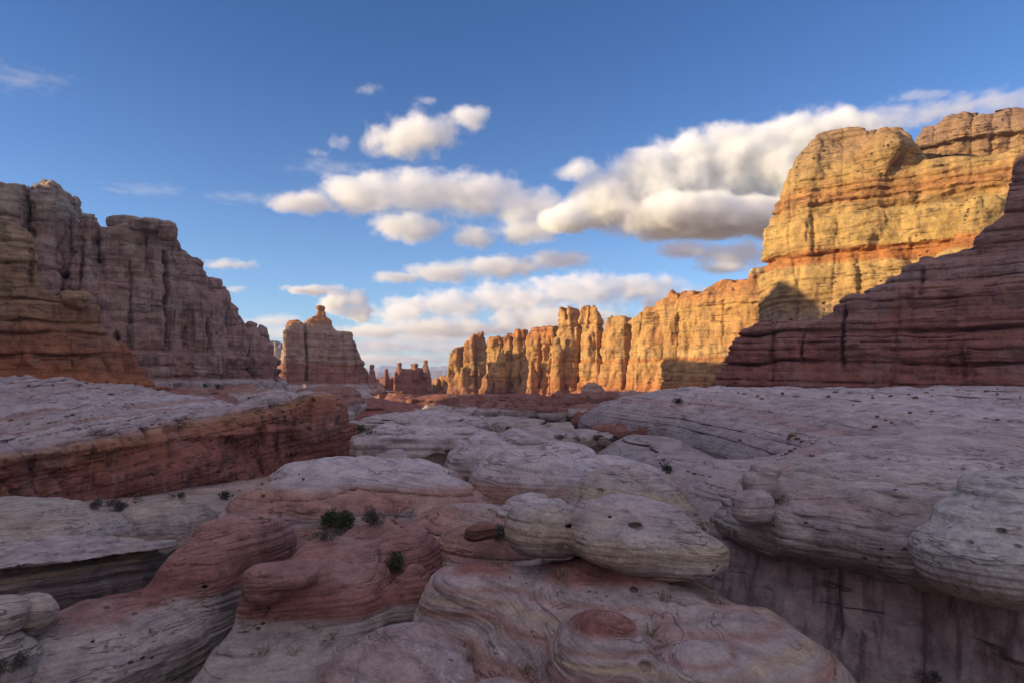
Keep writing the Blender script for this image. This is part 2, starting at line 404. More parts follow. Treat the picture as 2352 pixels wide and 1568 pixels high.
def rockmat(name, bands, dref, lam=.25, lam_amt=.35, warp=1., wsc=.1, tilt=(0, 0), blotch=((.3, .2, .16), .35, .35), streak=0., sscale=.8,
            pit=0., bump=.25, fine=6., swirl=0., lichen=0., ltilt=(0., 0.)):
    """sandstone: coloured beds by height (v, colour), thin laminae, patches, dark varnish streaks down steep faces"""
    g = G(name); geo = g.n('ShaderNodeNewGeometry'); pos = geo.outputs['Position']; nrm = geo.outputs['Normal']
    sp = g.n('ShaderNodeSeparateXYZ', {0: pos})
    w1 = g.math('MULTIPLY_ADD', g.noise(pos, wsc, 3), warp * 2, -warp)
    zt = g.math('MULTIPLY_ADD', sp.outputs[0], tilt[0], g.math('MULTIPLY_ADD', sp.outputs[1], tilt[1], sp.outputs[2]))
    zw = g.math('ADD', zt, w1)
    zs = sorted((Z(v, dref), c) for v, c in bands)
    z0, z1 = zs[0][0], zs[-1][0]
    if z1 - z0 < .01: z1 = z0 + 1
    col = g.ramp(g.n('ShaderNodeMapRange', {0: zw, 1: z0, 2: z1}).outputs[0], [((z - z0) / (z1 - z0), c) for z, c in zs], 'LINEAR')
    # laminae: noise squeezed along the bedding, with the bedding folded for cross-beds
    cb = g.math('MULTIPLY_ADD', g.noise(pos, wsc * 2.2, 2), swirl * 2, -swirl) if swirl else 0.
    zl = g.math('ADD', zw, cb) if swirl else zw
    if ltilt[0] or ltilt[1]: zl = g.math('MULTIPLY_ADD', sp.outputs[0], ltilt[0], g.math('MULTIPLY_ADD', sp.outputs[1], ltilt[1], zl))
    lv = g.n('ShaderNodeCombineXYZ', {0: g.math('MULTIPLY', sp.outputs[0], .12 / lam * .3), 1: g.math('MULTIPLY', sp.outputs[1], .12 / lam * .3), 2: g.math('DIVIDE', zl, lam)}).outputs[0]
    ln = g.noise(lv, 1., 4, .65)
    col = g.mix(g.rng(g.noise(pos, wsc * 4., 2), .36, .62, .35, 1.), col, g.ramp(ln, [(.3, (1 - lam_amt,) * 3), (.5, (1, 1, 1)), (.72, (1 + lam_amt * .5, 1 + lam_amt * .42, 1 + lam_amt * .36))], 'LINEAR'), 'MULTIPLY')
    cv = g.n('ShaderNodeCombineXYZ', {0: g.math('MULTIPLY', sp.outputs[0], .025 / lam), 1: g.math('MULTIPLY', sp.outputs[1], .025 / lam), 2: g.math('DIVIDE', zl, lam * 5)}).outputs[0]
    c1 = g.noise(cv, 1., 4, .6)
    crk = g.math('MULTIPLY', g.rng(g.math('ABSOLUTE', g.math('SUBTRACT', c1, .5)), .0, .014, 1, 0), g.rng(g.noise(pos, wsc * 3.1, 2), .42, .62))
    bc, bs, ba = blotch
    bn = g.noise(pos, bs, 5, .6)
    col = g.mix(g.rng(bn, .48, .68, 0, ba), col, bc)
    bn2 = g.noise(pos, bs * 4.3, 4, .65)
    col = g.mix(1., col, g.ramp(bn2, [(.3, (.64, .63, .66)), (.55, (1, 1, 1)), (.75, (1.18, 1.17, 1.14))], 'LINEAR'), 'MULTIPLY')
    bn3 = g.noise(pos, fine * 1.1, 3, .7)
    col = g.mix(1., col, g.ramp(bn3, [(.28, (.80, .80, .81)), (.5, (1, 1, 1)), (.72, (1.16, 1.15, 1.13))], 'LINEAR'), 'MULTIPLY')
    nz = g.math('ABSOLUTE', g.n('ShaderNodeSeparateXYZ', {0: nrm}).outputs[2])
    if streak:
        sv = g.vscale(pos, (1., 1., .06))
        s1 = g.noise(sv, sscale, 4, .6)
        fac = g.math('MULTIPLY', g.rng(s1, .5, .66, 0, streak), g.rng(nz, .2, .6, 1, 0))
        col = g.mix(fac, col, (.075, .05, .048))
        s2 = g.noise(sv, sscale * 2.7, 3, .6)
        col = g.mix(g.math('MULTIPLY', g.rng(s2, .52, .7, 0, streak * .5), g.rng(nz, .2, .6, 1, 0)), col, (.5, .36, .24))
    if lichen:
        lc = g.noise(pos, fine * .7, 6, .75)
        col = g.mix(g.math('MULTIPLY', g.rng(lc, .54, .66, 0, lichen), g.rng(bn, .4, .6)), col, (.62, .58, .55))
    col = g.mix(g.math('MULTIPLY', crk, .62), col, (.07, .045, .04))
    hgt = g.math('ADD', g.math('MULTIPLY_ADD', crk, -.7, g.math('MULTIPLY', ln, .55)), g.math('MULTIPLY', g.noise(pos, fine, 6, .7), .8))
    if pit:
        vo = g.n('ShaderNodeTexVoronoi', {'Vector': g.vscale(pos, (1, 1, 1.8)), 'Scale': pit}).outputs[0]
        pm = g.math('MULTIPLY', g.rng(vo, .08, .24, 1, 0), g.rng(g.noise(pos, pit * .22, 2), .55, .66))
        hgt = g.math('MULTIPLY_ADD', pm, -3.5, hgt)
        col = g.mix(g.math('MULTIPLY', pm, .75), col, (.05, .035, .03))
    bp = g.n('ShaderNodeBump', {'Height': hgt, 'Strength': 1., 'Distance': bump})
    g.L.new(bp.outputs[0], g.b.inputs['Normal']); g.L.new(col, g.b.inputs['Base Color'])
    return g.m

PINKB = ((.33, .19, .15), .3, .5)
GOLD = (.47, .275, .10)
m_fin = rockmat('gold banded sandstone', [(610, CREAM), (668, CREAM), (686, ORANGE), (715, (.44, .22, .08)), (730, GOLD), (790, GOLD), (822, (.49, .32, .14)), (829, ORANGE), (836, GOLD), (860, (.45, .25, .10)), (885, ORANGE), (900, RED), (930, RED)], 390,
                lam=1.6, lam_amt=.30, warp=1.8, wsc=.03, blotch=((.42, .20, .08), .05, .65), streak=.45, sscale=.28, bump=.5, fine=1.2)
m_fin2 = rockmat('orange tower sandstone', [(700, ORANGE), (740, (.36, .15, .06)), (775, ORANGE), (800, GOLD), (845, GOLD), (870, (.44, .22, .08)), (905, RED), (925, RED)], 435,
                lam=1.8, lam_amt=.35, warp=2.5, wsc=.03, blotch=((.38, .17, .07), .06, .7), streak=.45, sscale=.3, bump=.5, fine=1.2)
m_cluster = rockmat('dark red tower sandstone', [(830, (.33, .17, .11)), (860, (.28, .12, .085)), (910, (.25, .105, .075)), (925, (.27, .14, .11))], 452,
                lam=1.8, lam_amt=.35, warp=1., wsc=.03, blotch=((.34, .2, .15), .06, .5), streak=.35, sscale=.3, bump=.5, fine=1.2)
m_row = rockmat('red topped pale block rock', [(925, (.27, .12, .085)), (937, (.28, .13, .095)), (941, PALE), (953, (.42, .36, .31)), (958, GREY), (966, PALE)], 186,
                lam=.5, lam_amt=.34, warp=.5, wsc=.05, blotch=((.30, .2, .16), .1, .5), streak=.3, sscale=.5, bump=.25, fine=2.5)
m_foot = rockmat('brown fin-foot rock', [(880, TAN), (900, PINK), (912, (.30, .15, .11)), (950, (.26, .115, .085))], 262,
                lam=.7, lam_amt=.34, warp=.8, wsc=.04, blotch=((.34, .24, .19), .08, .5), streak=.3, sscale=.4, bump=.3, fine=2.)
m_big = rockmat('yellow cliff sandstone', [(250, (.30, .19, .12)), (330, (.36, .23, .11)), (395, (.43, .28, .11)), (440, (.40, .19, .07)), (470, (.42, .27, .11)), (500, (.49, .325, .12)), (565, (.45, .295, .105)), (572, ORANGE), (598, ORANGE), (606, (.50, .335, .13)), (680, (.45, .28, .11)), (745, TAN)], 195,
                lam=.9, lam_amt=.28, warp=1.0, wsc=.04, blotch=((.36, .19, .08), .07, .55), streak=.3, sscale=.4, pit=.55, bump=.45, fine=2.)
m_ledge = rockmat('dark red ledge sandstone', [(350, (.28, .16, .12)), (480, (.29, .16, .12)), (600, (.31, .17, .13)), (640, (.34, .22, .18)), (665, (.33, .17, .125)), (740, (.31, .14, .10)), (800, (.30, .125, .09)), (890, (.28, .11, .08))], 105,
                lam=.6, lam_amt=.2, warp=.5, wsc=.06, blotch=((.29, .20, .17), .12, .55), streak=.35, sscale=.7, bump=.22, fine=3.)
m_left = rockmat('weathered cliff sandstone', [(420, (.33, .26, .2)), (505, (.36, .28, .21)), (520, (.27, .17, .13)), (600, (.31, .20, .16)), (640, PINK), (700, (.30, .19, .16)), (780, PINK), (830, (.27, .15, .12)), (868, (.24, .11, .085)), (878, PALE), (925, GREY)], 220,
                lam=1.3, lam_amt=.22, warp=1.2, wsc=.04, blotch=((.38, .30, .24), .07, .7), streak=.8, sscale=.42, bump=.45, fine=1.6)
m_brown = rockmat('brown cliff sandstone', [(490, (.36, .26, .17)), (600, (.34, .22, .13)), (680, (.33, .20, .115)), (720, (.30, .16, .085)), (800, (.31, .12, .06)), (870, (.33, .125, .055))], 118,
                lam=.6, lam_amt=.34, warp=.8, wsc=.06, blotch=((.30, .20, .12), .12, .55), streak=.35, sscale=.6, bump=.3, fine=2.5)
m_butte = rockmat('striped butte sandstone', [(703, ORANGE), (735, ORANGE), (752, TAN), (790, (.36, .26, .2)), (825, (.35, .24, .18)), (838, (.29, .14, .10)), (878, (.27, .12, .085)), (884, PALE), (930, GREY)], 380,
                lam=1.7, lam_amt=.4, warp=1.2, wsc=.03, blotch=((.32, .17, .11), .05, .55), streak=.45, sscale=.25, bump=.5, fine=1.2)
m_bench = rockmat('white topped red bench', [(560, PALE), (640, WHITE), (662, PINK), (676, WHITE), (712, PALE), (722, PINK), (730, WHITE), (766, PALE), (776, PINK), (784, (.38, .21, .12)), (796, (.35, .16, .09)), (825, (.30, .115, .07)), (900, (.27, .11, .08))], 60,
                lam=.3, lam_amt=.34, warp=.95, wsc=.07, tilt=(-.25, 0), blotch=((.36, .24, .2), .2, .4), streak=.75, sscale=1.3, pit=1.3, bump=.16, fine=5.)
m_slope = rockmat('pale grey slickrock', [(880, PALE), (930, WHITE), (985, PALE), (995, (.37, .25, .22)), (1005, PALE), (1050, GREY)], 60,
                lam=.16, lam_amt=.34, warp=.8, wsc=.05, tilt=(.03, -.02), blotch=((.34, .25, .22), .12, .55), bump=.12, fine=5., swirl=.7, ltilt=(.06, -.05), lichen=.45)
m_shelf = rockmat('grey overhang slickrock', [(1030, PALE), (1060, WHITE), (1090, (.40, .33, .27)), (1110, (.36, .25, .21)), (1130, PALE), (1200, (.34, .30, .26)), (1240, (.27, .23, .20)), (1290, (.22, .18, .155)), (1310, (.20, .14, .12)), (1340, (.30, .22, .2)), (1568, (.29, .20, .185))], 17.5,  # dark lip bands: varnish stain, deepened to stand for the underside shadow
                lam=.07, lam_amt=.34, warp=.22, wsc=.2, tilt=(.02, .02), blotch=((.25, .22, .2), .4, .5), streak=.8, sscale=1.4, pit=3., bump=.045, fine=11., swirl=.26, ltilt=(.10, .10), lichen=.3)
m_ped = rockmat('banded pedestal slickrock', [(1255, PALE), (1268, PINK), (1276, (.28, .135, .1)), (1300, (.25, .11, .085)), (1307, PINK), (1313, PALE), (1324, (.39, .32, .28)), (1331, PINK), (1338, PALE), (1352, (.42, .32, .22)), (1362, (.38, .31, .27)), (1378, (.32, .18, .14)), (1390, (.36, .29, .25)), (1410, PALE), (1424, (.33, .2, .16)), (1440, PINK), (1520, (.35, .25, .21)), (1600, (.31, .18, .15))], 18,
                lam=.07, lam_amt=.46, warp=.2, wsc=.16, tilt=(0, 0), blotch=((.30, .17, .13), .4, .45), bump=.04, fine=11., swirl=.34, ltilt=(.20, -.14), lichen=.4)
m_cap = rockmat('pale cap slickrock', [(1140, PALE), (1190, (.40, .34, .29)), (1220, (.42, .33, .22)), (1260, PALE), (1290, (.42, .31, .2)), (1312, (.30, .2, .14))], 18,
                lam=.07, lam_amt=.42, warp=.16, wsc=.2, tilt=(.06, 0), blotch=((.41, .30, .18), .5, .45), pit=2.6, bump=.04, fine=11., swirl=.22, ltilt=(.12, .05), lichen=.35)
m_pinkb = rockmat('pink and white slickrock', [(1058, WHITE), (1075, PALE), (1085, (.38, .22, .16)), (1120, (.37, .2, .155)), (1135, PALE), (1155, (.35, .2, .16)), (1200, (.33, .19, .155))], 32,
                lam=.10, lam_amt=.44, warp=.3, wsc=.11, tilt=(.02, .02), blotch=((.42, .36, .32), .3, .5), bump=.07, fine=8., swirl=.4, ltilt=(.10, -.08), lichen=.45)
m_mauve = rockmat('mottled mauve slickrock', [(1380, PALE), (1420, (.36, .25, .22)), (1460, (.33, .21, .18)), (1520, (.37, .28, .25)), (1600, (.31, .19, .16))], 15,
                lam=.12, lam_amt=.3, warp=.3, wsc=.2, blotch=((.42, .36, .34), .7, .7), bump=.035, fine=12., swirl=.3, ltilt=(.25, .1), lichen=.7)
m_tier = rockmat('grey tiered boulder rock', [(1090, (.50, .465, .41)), (1150, (.44, .41, .36)), (1200, (.50, .46, .40)), (1290, (.42, .38, .33)), (1310, (.40, .31, .26)), (1372, (.34, .25, .21))], 13.3,
                lam=.09, lam_amt=.36, warp=.1, wsc=.3, blotch=((.36, .33, .29), .8, .5), pit=2.4, bump=.035, fine=13., swirl=.06, lichen=.3)
m_redm = rockmat('red over grey slickrock', [(1185, (.33, .18, .145)), (1240, (.31, .165, .135)), (1310, (.27, .125, .10)), (1330, (.26, .115, .09)), (1345, (.37, .32, .27)), (1440, (.33, .29, .25)), (1568, (.34, .30, .26))], 20,
                lam=.07, lam_amt=.46, warp=.25, wsc=.16, tilt=(0, 0), blotch=((.32, .24, .2), .4, .45), pit=2.8, bump=.04, fine=11., swirl=.34, ltilt=(-.16, .12), lichen=.2)
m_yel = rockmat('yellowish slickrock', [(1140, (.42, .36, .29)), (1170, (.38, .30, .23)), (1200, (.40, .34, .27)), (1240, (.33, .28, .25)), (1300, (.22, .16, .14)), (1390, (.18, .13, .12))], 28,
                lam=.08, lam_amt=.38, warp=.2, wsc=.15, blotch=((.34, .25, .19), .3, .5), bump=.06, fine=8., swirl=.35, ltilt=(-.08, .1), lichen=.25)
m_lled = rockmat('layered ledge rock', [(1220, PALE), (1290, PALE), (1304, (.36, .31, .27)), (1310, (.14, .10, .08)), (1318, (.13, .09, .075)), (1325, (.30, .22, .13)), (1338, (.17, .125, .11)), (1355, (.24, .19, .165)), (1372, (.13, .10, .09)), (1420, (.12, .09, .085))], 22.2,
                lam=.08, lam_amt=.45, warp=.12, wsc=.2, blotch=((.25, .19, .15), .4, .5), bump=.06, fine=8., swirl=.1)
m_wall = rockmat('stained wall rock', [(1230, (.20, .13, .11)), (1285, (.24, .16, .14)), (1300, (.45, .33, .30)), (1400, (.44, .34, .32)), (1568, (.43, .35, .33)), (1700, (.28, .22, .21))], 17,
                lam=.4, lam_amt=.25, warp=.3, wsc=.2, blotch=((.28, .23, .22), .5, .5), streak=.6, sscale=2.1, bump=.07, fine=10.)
m_mid = rockmat('valley slickrock', [(900, (.29, .16, .12)), (935, (.30, .15, .115)), (950, PALE), (975, (.42, .36, .31)), (990, (.36, .30, .26)), (1005, (.30, .2, .16)), (1020, PALE), (1060, (.33, .22, .16))], 120,
                lam=.35, lam_amt=.34, warp=.5, wsc=.05, blotch=((.34, .24, .19), .1, .5), streak=.3, sscale=.7, bump=.2, fine=3., swirl=.3)
m_palev = rockmat('white valley slickrock', [(980, WHITE), (1010, PALE), (1040, (.40, .33, .26)), (1060, (.36, .22, .13)), (1090, (.32, .17, .09))], 75,
                lam=.25, lam_amt=.3, warp=.3, wsc=.07, blotch=((.34, .28, .23), .15, .5), streak=.3, sscale=1., bump=.14, fine=4., swirl=.25)
m_redv = rockmat('red ledge slickrock', [(900, (.28, .125, .09)), (1000, (.25, .105, .075))], 110,
                lam=.35, lam_amt=.32, warp=.4, wsc=.06, blotch=((.33, .21, .17), .12, .45), streak=.25, bump=.18, fine=3.)
m_stone = rockmat('red brown rubble', [(900, (.21, .10, .07)), (1000, (.2, .09, .06))], 50, lam=.2, lam_amt=.3, bump=.03, fine=12.)
m_far = rockmat('grey tower sandstone', [(780, (.30, .25, .22)), (840, (.27, .2, .17))], 700, lam=3., lam_amt=.3, bump=.6, fine=.6)

# ------------------------------------------------------------------ ground: one sheet from the camera's foot to the horizon
GD = np.array([0, 6, 12, 22, 40, 70, 150, 300, 500, 1000, 4000, 60000.]); GZ = np.array([-2.6, -6.6, -9.2, -9.0, -9.2, -10.6, -12.2, -15, -18.5, -26, -50, -90.])
def ground_z(x, y):
    d = np.sqrt(np.maximum(y, 0) ** 2 + (x * .25) ** 2)
    z = EYE + np.interp(d, GD, GZ)
    s = np.clip(d / 400, .02, 1)
    z = z + 2.4 * s * fbm(x, y, x * 0, 60, 4, 77) + .25 * fbm(x, y, x * 0, 5, 3, 79) * np.clip(d / 20, 0, 1)
    st = 1.1 * np.clip((d - 30) / 60, 0, 1)                                # slickrock terraces
    z2 = z / 1.6; f = z2 - np.floor(z2)
    return z + st * (np.clip((f - .35) / .3, 0, 1) - f) * .9
def build_ground():
    ys = np.concatenate([[-60, -30, -12, -5, -1], 1.5 * (60000 / 1.5) ** np.linspace(0, 1, 420)])
    t = np.linspace(-1, 1, 421)
    rows = []
    for y in ys:
        w = 60 + abs(y) * 1.15
        x = w * (np.sign(t) * np.abs(t) ** 1.25)
        rows.append(np.stack([x, np.full_like(x, y)], 1))
    P = np.concatenate(rows); z = ground_z(P[:, 0], P[:, 1]); P = np.column_stack([P, z])
    n, m = len(ys), len(t); i = np.arange(n - 1)[:, None] * m + np.arange(m - 1)
    Q = np.stack([i, i + 1, i + m + 1, i + m], -1).reshape(-1, 4)
    mat = rockmat('sandy slickrock floor', [(900, (.34, .22, .17)), (960, (.40, .34, .29)), (1000, (.36, .25, .2)), (1060, (.40, .33, .27)), (1110, (.36, .25, .18))], 90,
                  lam=.3, lam_amt=.3, warp=.9, wsc=.04, blotch=((.30, .2, .14), .08, .6), bump=.1, fine=4., swirl=.4)
    SOLIDS.append((P, Q))
    props(link_mesh('ground', P, Q, mat, origin=(0, 0, 0)), kind='structure')
build_ground()

# unseen rock wall added left of the camera to shade the canyon floor
def shade_wall():
    pts = np.array([(-95, -420), (-92, -200), (-88, -60), (-96, 20), (-106, 80), (-122, 128), (-138, 168)], float)
    s = np.linspace(0, 1, 220); q = np.linspace(0, 1, len(pts))
    px = np.interp(s, q, pts[:, 0]); py = np.interp(s, q, pts[:, 1])
    zt = EYE + 57 + 11 * np.clip((100 - py) / 40, 0, 1) + 5 * n1(s * 22, 5) + 3 * n1(s * 60, 6)
    prof = [(10, 0.), (6, .12), (2, .3), (1.2, .55), (0, .8), (-1.5, .93), (-5, 1.), (-30, 1.02), (-34, .5), (-36, 0.)]
    P = []
    for o, t in prof:
        nx = px + o + 2.2 * n1(s * 40 + 3, 9) * (1 if o > -20 else 0); z = t * (zt + 20) - 20
        P.append(np.stack([nx, py, z], 1))
    P = np.concatenate(P); m = len(s); n = len(prof); i = np.arange(n - 1)[:, None] * m + np.arange(m - 1)
    Q = np.stack([i, i + m, i + m + 1, i + 1], -1).reshape(-1, 4)
    props(link_mesh('hills', P, Q, m_brown), kind='structure')  # a rock wall rather than hills, out of view, added for its shadow
shade_wall()

# far blue plateau on the horizon
def plateau():
    bx = []
    for d, vs, seed in ((9000, [(-400, 846), (860, 846), (868, 843), (874, 838), (880, 845), (960, 846), (985, 842), (1040, 839), (1100, 841), (1200, 838), (2800, 840)], 3),
                        (5200, [(-400, 853), (700, 851), (900, 855), (990, 851), (1020, 848), (1200, 850), (2800, 850)], 8)):
        u = np.linspace(-400, 2800, 1400); v = np.interp(u, [a for a, b in vs], [b for a, b in vs]) + .8 * n1(u / 14, seed) + .5 * n1(u / 4, seed + 1)
        x = X(u, d); zt = Z(v, d)
        P = np.concatenate([np.stack([x, np.full_like(x, d - 900) + 90 * n1(u / 11, seed + 2), np.full_like(x, -120)], 1), np.stack([x, np.full_like(x, d - 150) + 60 * n1(u / 9, seed + 4), zt * .55 + .45 * -90], 1),
                            np.stack([x, np.full_like(x, d), zt], 1), np.stack([x, np.full_like(x, d + 1500), zt], 1), np.stack([x, np.full_like(x, d + 2500), np.full_like(x, -140)], 1)])
        m = len(u); i = np.arange(4)[:, None] * m + np.arange(m - 1); Q = np.stack([i, i + 1, i + m + 1, i + m], -1).reshape(-1, 4)
        bx.append((P, Q))
    P = np.concatenate([bx[0][0], bx[1][0]]); Q = np.concatenate([bx[0][1], bx[1][1] + len(bx[0][0])])
    props(link_mesh('hills', P, Q, m_far), kind='structure')
plateau()

def px_(d, k=1.25): return k * d / 683.        # cell size: about k picture pixels at depth d

# ------------------------------------------------------------------ far towers and buttes
rock('rock_tower', union([wall([(596, 860), (604, 800), (614, 784), (622, 780), (634, 783), (638, 800), (642, 788), (650, 790), (656, 800), (660, 870)], [(590, 700), (665, 705)], 875, 40, ((780, 0), (870, 4)), k=2, cols=(2, 12, 3))], 1),
     px_(700), m_far, 'small blue grey tower far off in the gap left of the pointed butte', 'rock tower', rough=(1.2, 8), seed=2)

butte = union([
    wall([(640, 900), (648, 850), (653, 790), (656, 765), (664, 748), (676, 739), (690, 739), (698, 746), (704, 738), (716, 730), (724, 728), (748, 728), (758, 742), (766, 758), (780, 762), (806, 765), (818, 785), (826, 810), (836, 835), (842, 850), (848, 866), (870, 872), (880, 895)],
         [(642, 398), (655, 368), (740, 376), (830, 388), (884, 402)], 905, 34,
         ((700, -9), (730, -6), (755, -2), (765, 0), (822, 1.2), (830, 2.6), (858, 3.5), (880, 5), (900, 9)), dref=376, notch=((765, 2, 1), (800, 1.5, .6), (826, 2, 1), (842, 2, 1.), (862, 2, 1.)),
         cracks=((703, 2.5, 4, (735, 880)), (815, 2.5, 2.5, (770, 850)), (788, 2, 1.5, (760, 880))), cols=(1.1, 15, 4), k=.9, seed=4, plates=(.5, 9)),
    spire(736, 384, [(702, 6), (704, 10), (711, 10.5), (714, 7.5), (719, 11), (726, 13), (732, 17), (738, 22), (746, 24), (770, 34)], seed=2, wob=.06),
    spire(676, 384, [(738, 10), (742, 17), (760, 20), (800, 21), (836, 22)], seed=4, wob=.06)], .7)
rock('rock_butte', bedded(butte, 3.2, .5, warp=.3, wl=40, seed=3, nz=1., nl=8, joint=.7, js=12.), px_(380, 1.1), m_butte, 'isolated pointed butte with a knob on its peak and a sunlit left edge', 'butte', rough=(.9, 6), rib=(.25, 1.2), seed=5)
rock('hoodoo', union([spire(854, 386, [(836, 2), (838, 5), (844, 5.5), (847, 4), (852, 6), (866, 8), (890, 11)], seed=1)], .4), px_(386, .8), m_butte,
     'small knobbed hoodoo at the right foot of the pointed butte', 'hoodoo', rough=(.35, 2), seed=4)

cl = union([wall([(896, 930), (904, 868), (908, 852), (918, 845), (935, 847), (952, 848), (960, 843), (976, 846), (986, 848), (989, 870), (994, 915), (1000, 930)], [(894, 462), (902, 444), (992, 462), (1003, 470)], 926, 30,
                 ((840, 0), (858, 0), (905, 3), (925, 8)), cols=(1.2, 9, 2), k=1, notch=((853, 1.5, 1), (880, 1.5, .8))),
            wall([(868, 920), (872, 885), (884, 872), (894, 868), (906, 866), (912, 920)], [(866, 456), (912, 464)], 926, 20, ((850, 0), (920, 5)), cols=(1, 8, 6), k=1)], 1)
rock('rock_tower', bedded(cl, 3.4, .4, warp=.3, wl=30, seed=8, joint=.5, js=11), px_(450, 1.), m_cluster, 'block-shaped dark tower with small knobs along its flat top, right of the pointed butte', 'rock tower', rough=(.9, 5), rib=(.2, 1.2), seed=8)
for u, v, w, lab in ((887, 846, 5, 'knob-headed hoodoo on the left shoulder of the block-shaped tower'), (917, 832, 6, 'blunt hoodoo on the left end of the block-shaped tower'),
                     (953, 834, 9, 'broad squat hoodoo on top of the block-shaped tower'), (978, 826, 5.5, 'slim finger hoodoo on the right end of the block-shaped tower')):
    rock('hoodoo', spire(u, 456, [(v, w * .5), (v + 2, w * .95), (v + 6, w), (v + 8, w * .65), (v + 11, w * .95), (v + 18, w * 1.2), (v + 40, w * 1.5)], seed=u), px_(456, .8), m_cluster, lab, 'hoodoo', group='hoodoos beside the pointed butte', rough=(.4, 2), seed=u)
for u, v, w, lab in ((1004, 868, 10, 'low sunlit hoodoo at the far left end of the golden fins'), (1017, 862, 9, 'rounded sunlit hoodoo against the first golden fin')):
    rock('hoodoo', spire(u, 478, [(v, w * .4), (v + 2, w * .8), (v + 8, w), (v + 20, w * .9), (v + 50, w * 1.5)], seed=u), px_(478, .9), m_fin2, lab, 'hoodoo', group='hoodoos by the golden fins', rough=(.5, 3), seed=u)

# ------------------------------------------------------------------ the row of golden fins
FP = ((690, -1), (760, 0), (822, .6), (828, .6), (833, 1.8), (868, 2.3), (885, 3), (905, 5), (925, 8))
def fin(trace, path, label, seed, mat, cracks=(), cols=(2., 12, 1), extra=(), T=9, notch=(), prof=FP, rough=(1., 5), plates=(1., 8)):
    d = path[len(path) // 2][1]
    p = union([wall(trace, path, 940, T, prof, dref=d, cracks=cracks, cols=cols, k=.45, seed=seed, plates=plates, notch=((831, 2.2, 1.4), (792, 2, .6), (858, 1.5, .7)) + tuple(notch))] + list(extra), .6)
    rock('rock_fin', bedded(p, 4.2, .55, warp=.3, wl=30, seed=seed, nz=1.3, nl=8, joint=.8, js=14.), px_(d, 1.0), mat, label, 'rock fin', group='row of golden rock fins', rough=rough, rib=(.2, 1.1), seed=seed)
fin([(1008, 920), (1022, 880), (1030, 850), (1036, 812), (1044, 797), (1056, 796), (1066, 786), (1078, 776), (1090, 766), (1108, 764), (1115, 778), (1120, 815), (1124, 850), (1132, 915)],
    [(1006, 478), (1030, 456), (1085, 452), (1112, 455), (1136, 470)], 'wedge-shaped golden fin with a pointed top, leftmost of the golden row', 11, m_fin2, cols=(.9, 10, 3), cracks=((1062, 2.5, 3, (780, 930)), (1095, 2, 3, (800, 930))),
    extra=[spire(1064, 452, [(842, 4), (846, 7), (862, 9), (905, 14)], seed=1)])
fin([(1112, 920), (1120, 840), (1126, 785), (1132, 774), (1141, 771), (1148, 776), (1152, 800), (1156, 808), (1160, 778), (1168, 766), (1178, 768), (1183, 757), (1210, 756), (1213, 800), (1216, 920)],
    [(1110, 452), (1130, 432), (1190, 424), (1204, 424), (1222, 442)], 'reddish golden fin with a knobbed left peak and a flat right block', 12, m_fin2, cols=(1., 11, 5), cracks=((1152, 3, 5, (770, 930)), (1176, 2.5, 3, (770, 930))),
    extra=[spire(1150, 424, [(800, 5), (804, 9), (830, 11), (905, 16)], seed=3)])
fin([(1202, 930), (1207, 800), (1213, 772), (1221, 755), (1232, 750), (1250, 751), (1258, 747), (1284, 746), (1288, 800), (1294, 920)],
    [(1196, 438), (1216, 410), (1270, 402), (1298, 412)], 'flat-capped golden fin between the dark cleft and the twin-headed tower', 13, m_fin2, cols=(1., 13, 8), cracks=((1242, 3, 4, (775, 930)), (1266, 2.5, 3, (770, 930))), notch=((762, 2, 1.2),),
    extra=[spire(1222, 402, [(828, 5), (832, 8), (860, 9), (910, 14)], seed=2)])
fin([(1264, 930), (1270, 850), (1277, 790), (1283, 742), (1285, 716), (1294, 709), (1299, 716), (1303, 728), (1307, 716), (1311, 706), (1318, 711), (1321, 738), (1325, 760), (1329, 738), (1332, 718), (1341, 705), (1349, 703), (1355, 712), (1362, 702), (1371, 706), (1378, 728), (1386, 756), (1392, 810), (1400, 930)],
    [(1262, 414), (1280, 390), (1370, 376), (1404, 390)], 'twin-headed golden tower with two pairs of rounded knobs, tallest of the row', 14, m_fin, cols=(.8, 17, 2), cracks=((1326, 4, 6, (740, 900)), (1352, 2, 3, (700, 745)), (1302, 2, 3, (705, 735)), (1366, 2, 2, (760, 840))), notch=((745, 2.5, 1.6), (752, 2, .8)),
    extra=[spire(1280, 384, [(775, 4), (780, 7), (800, 9), (850, 12), (905, 18)], seed=5)])
fin([(1384, 930), (1390, 780), (1393, 734), (1404, 727), (1418, 729), (1434, 727), (1440, 742), (1446, 731), (1462, 722), (1478, 708), (1490, 710), (1509, 704), (1513, 692), (1531, 690), (1536, 669), (1548, 672), (1562, 678), (1580, 670), (1594, 670), (1608, 682), (1624, 668), (1640, 652), (1660, 642), (1672, 641), (1690, 648), (1706, 646), (1719, 638), (1722, 619), (1738, 617), (1758, 613), (1775, 640), (1800, 700)],
    [(1382, 390), (1396, 368), (1440, 362), (1505, 350), (1530, 340), (1640, 316), (1720, 302), (1810, 296)], 'long golden cliff with pale layered caps, right end of the golden row', 15, m_fin, cols=(.9, 25, 7), T=16, plates=(1.1, 10),
    cracks=((1441, 4, 4, (735, 900)), (1513, 10, 8, (716, 826)), (1556, 5, 4, (720, 850)), (1662, 3, 1.5, (700, 830)), (1600, 2.5, 1, (720, 830))), notch=((688, 3, -1.), (716, 2, 1.4), (663, 2, 1.2)),
    prof=((612, -7), (645, -5), (668, -3.5), (690, -.5), (712, 1.2), (716, .2), (760, 0), (822, .6), (828, .6), (833, 2.), (868, 2.6), (885, 3.4), (905, 6), (925, 9)))

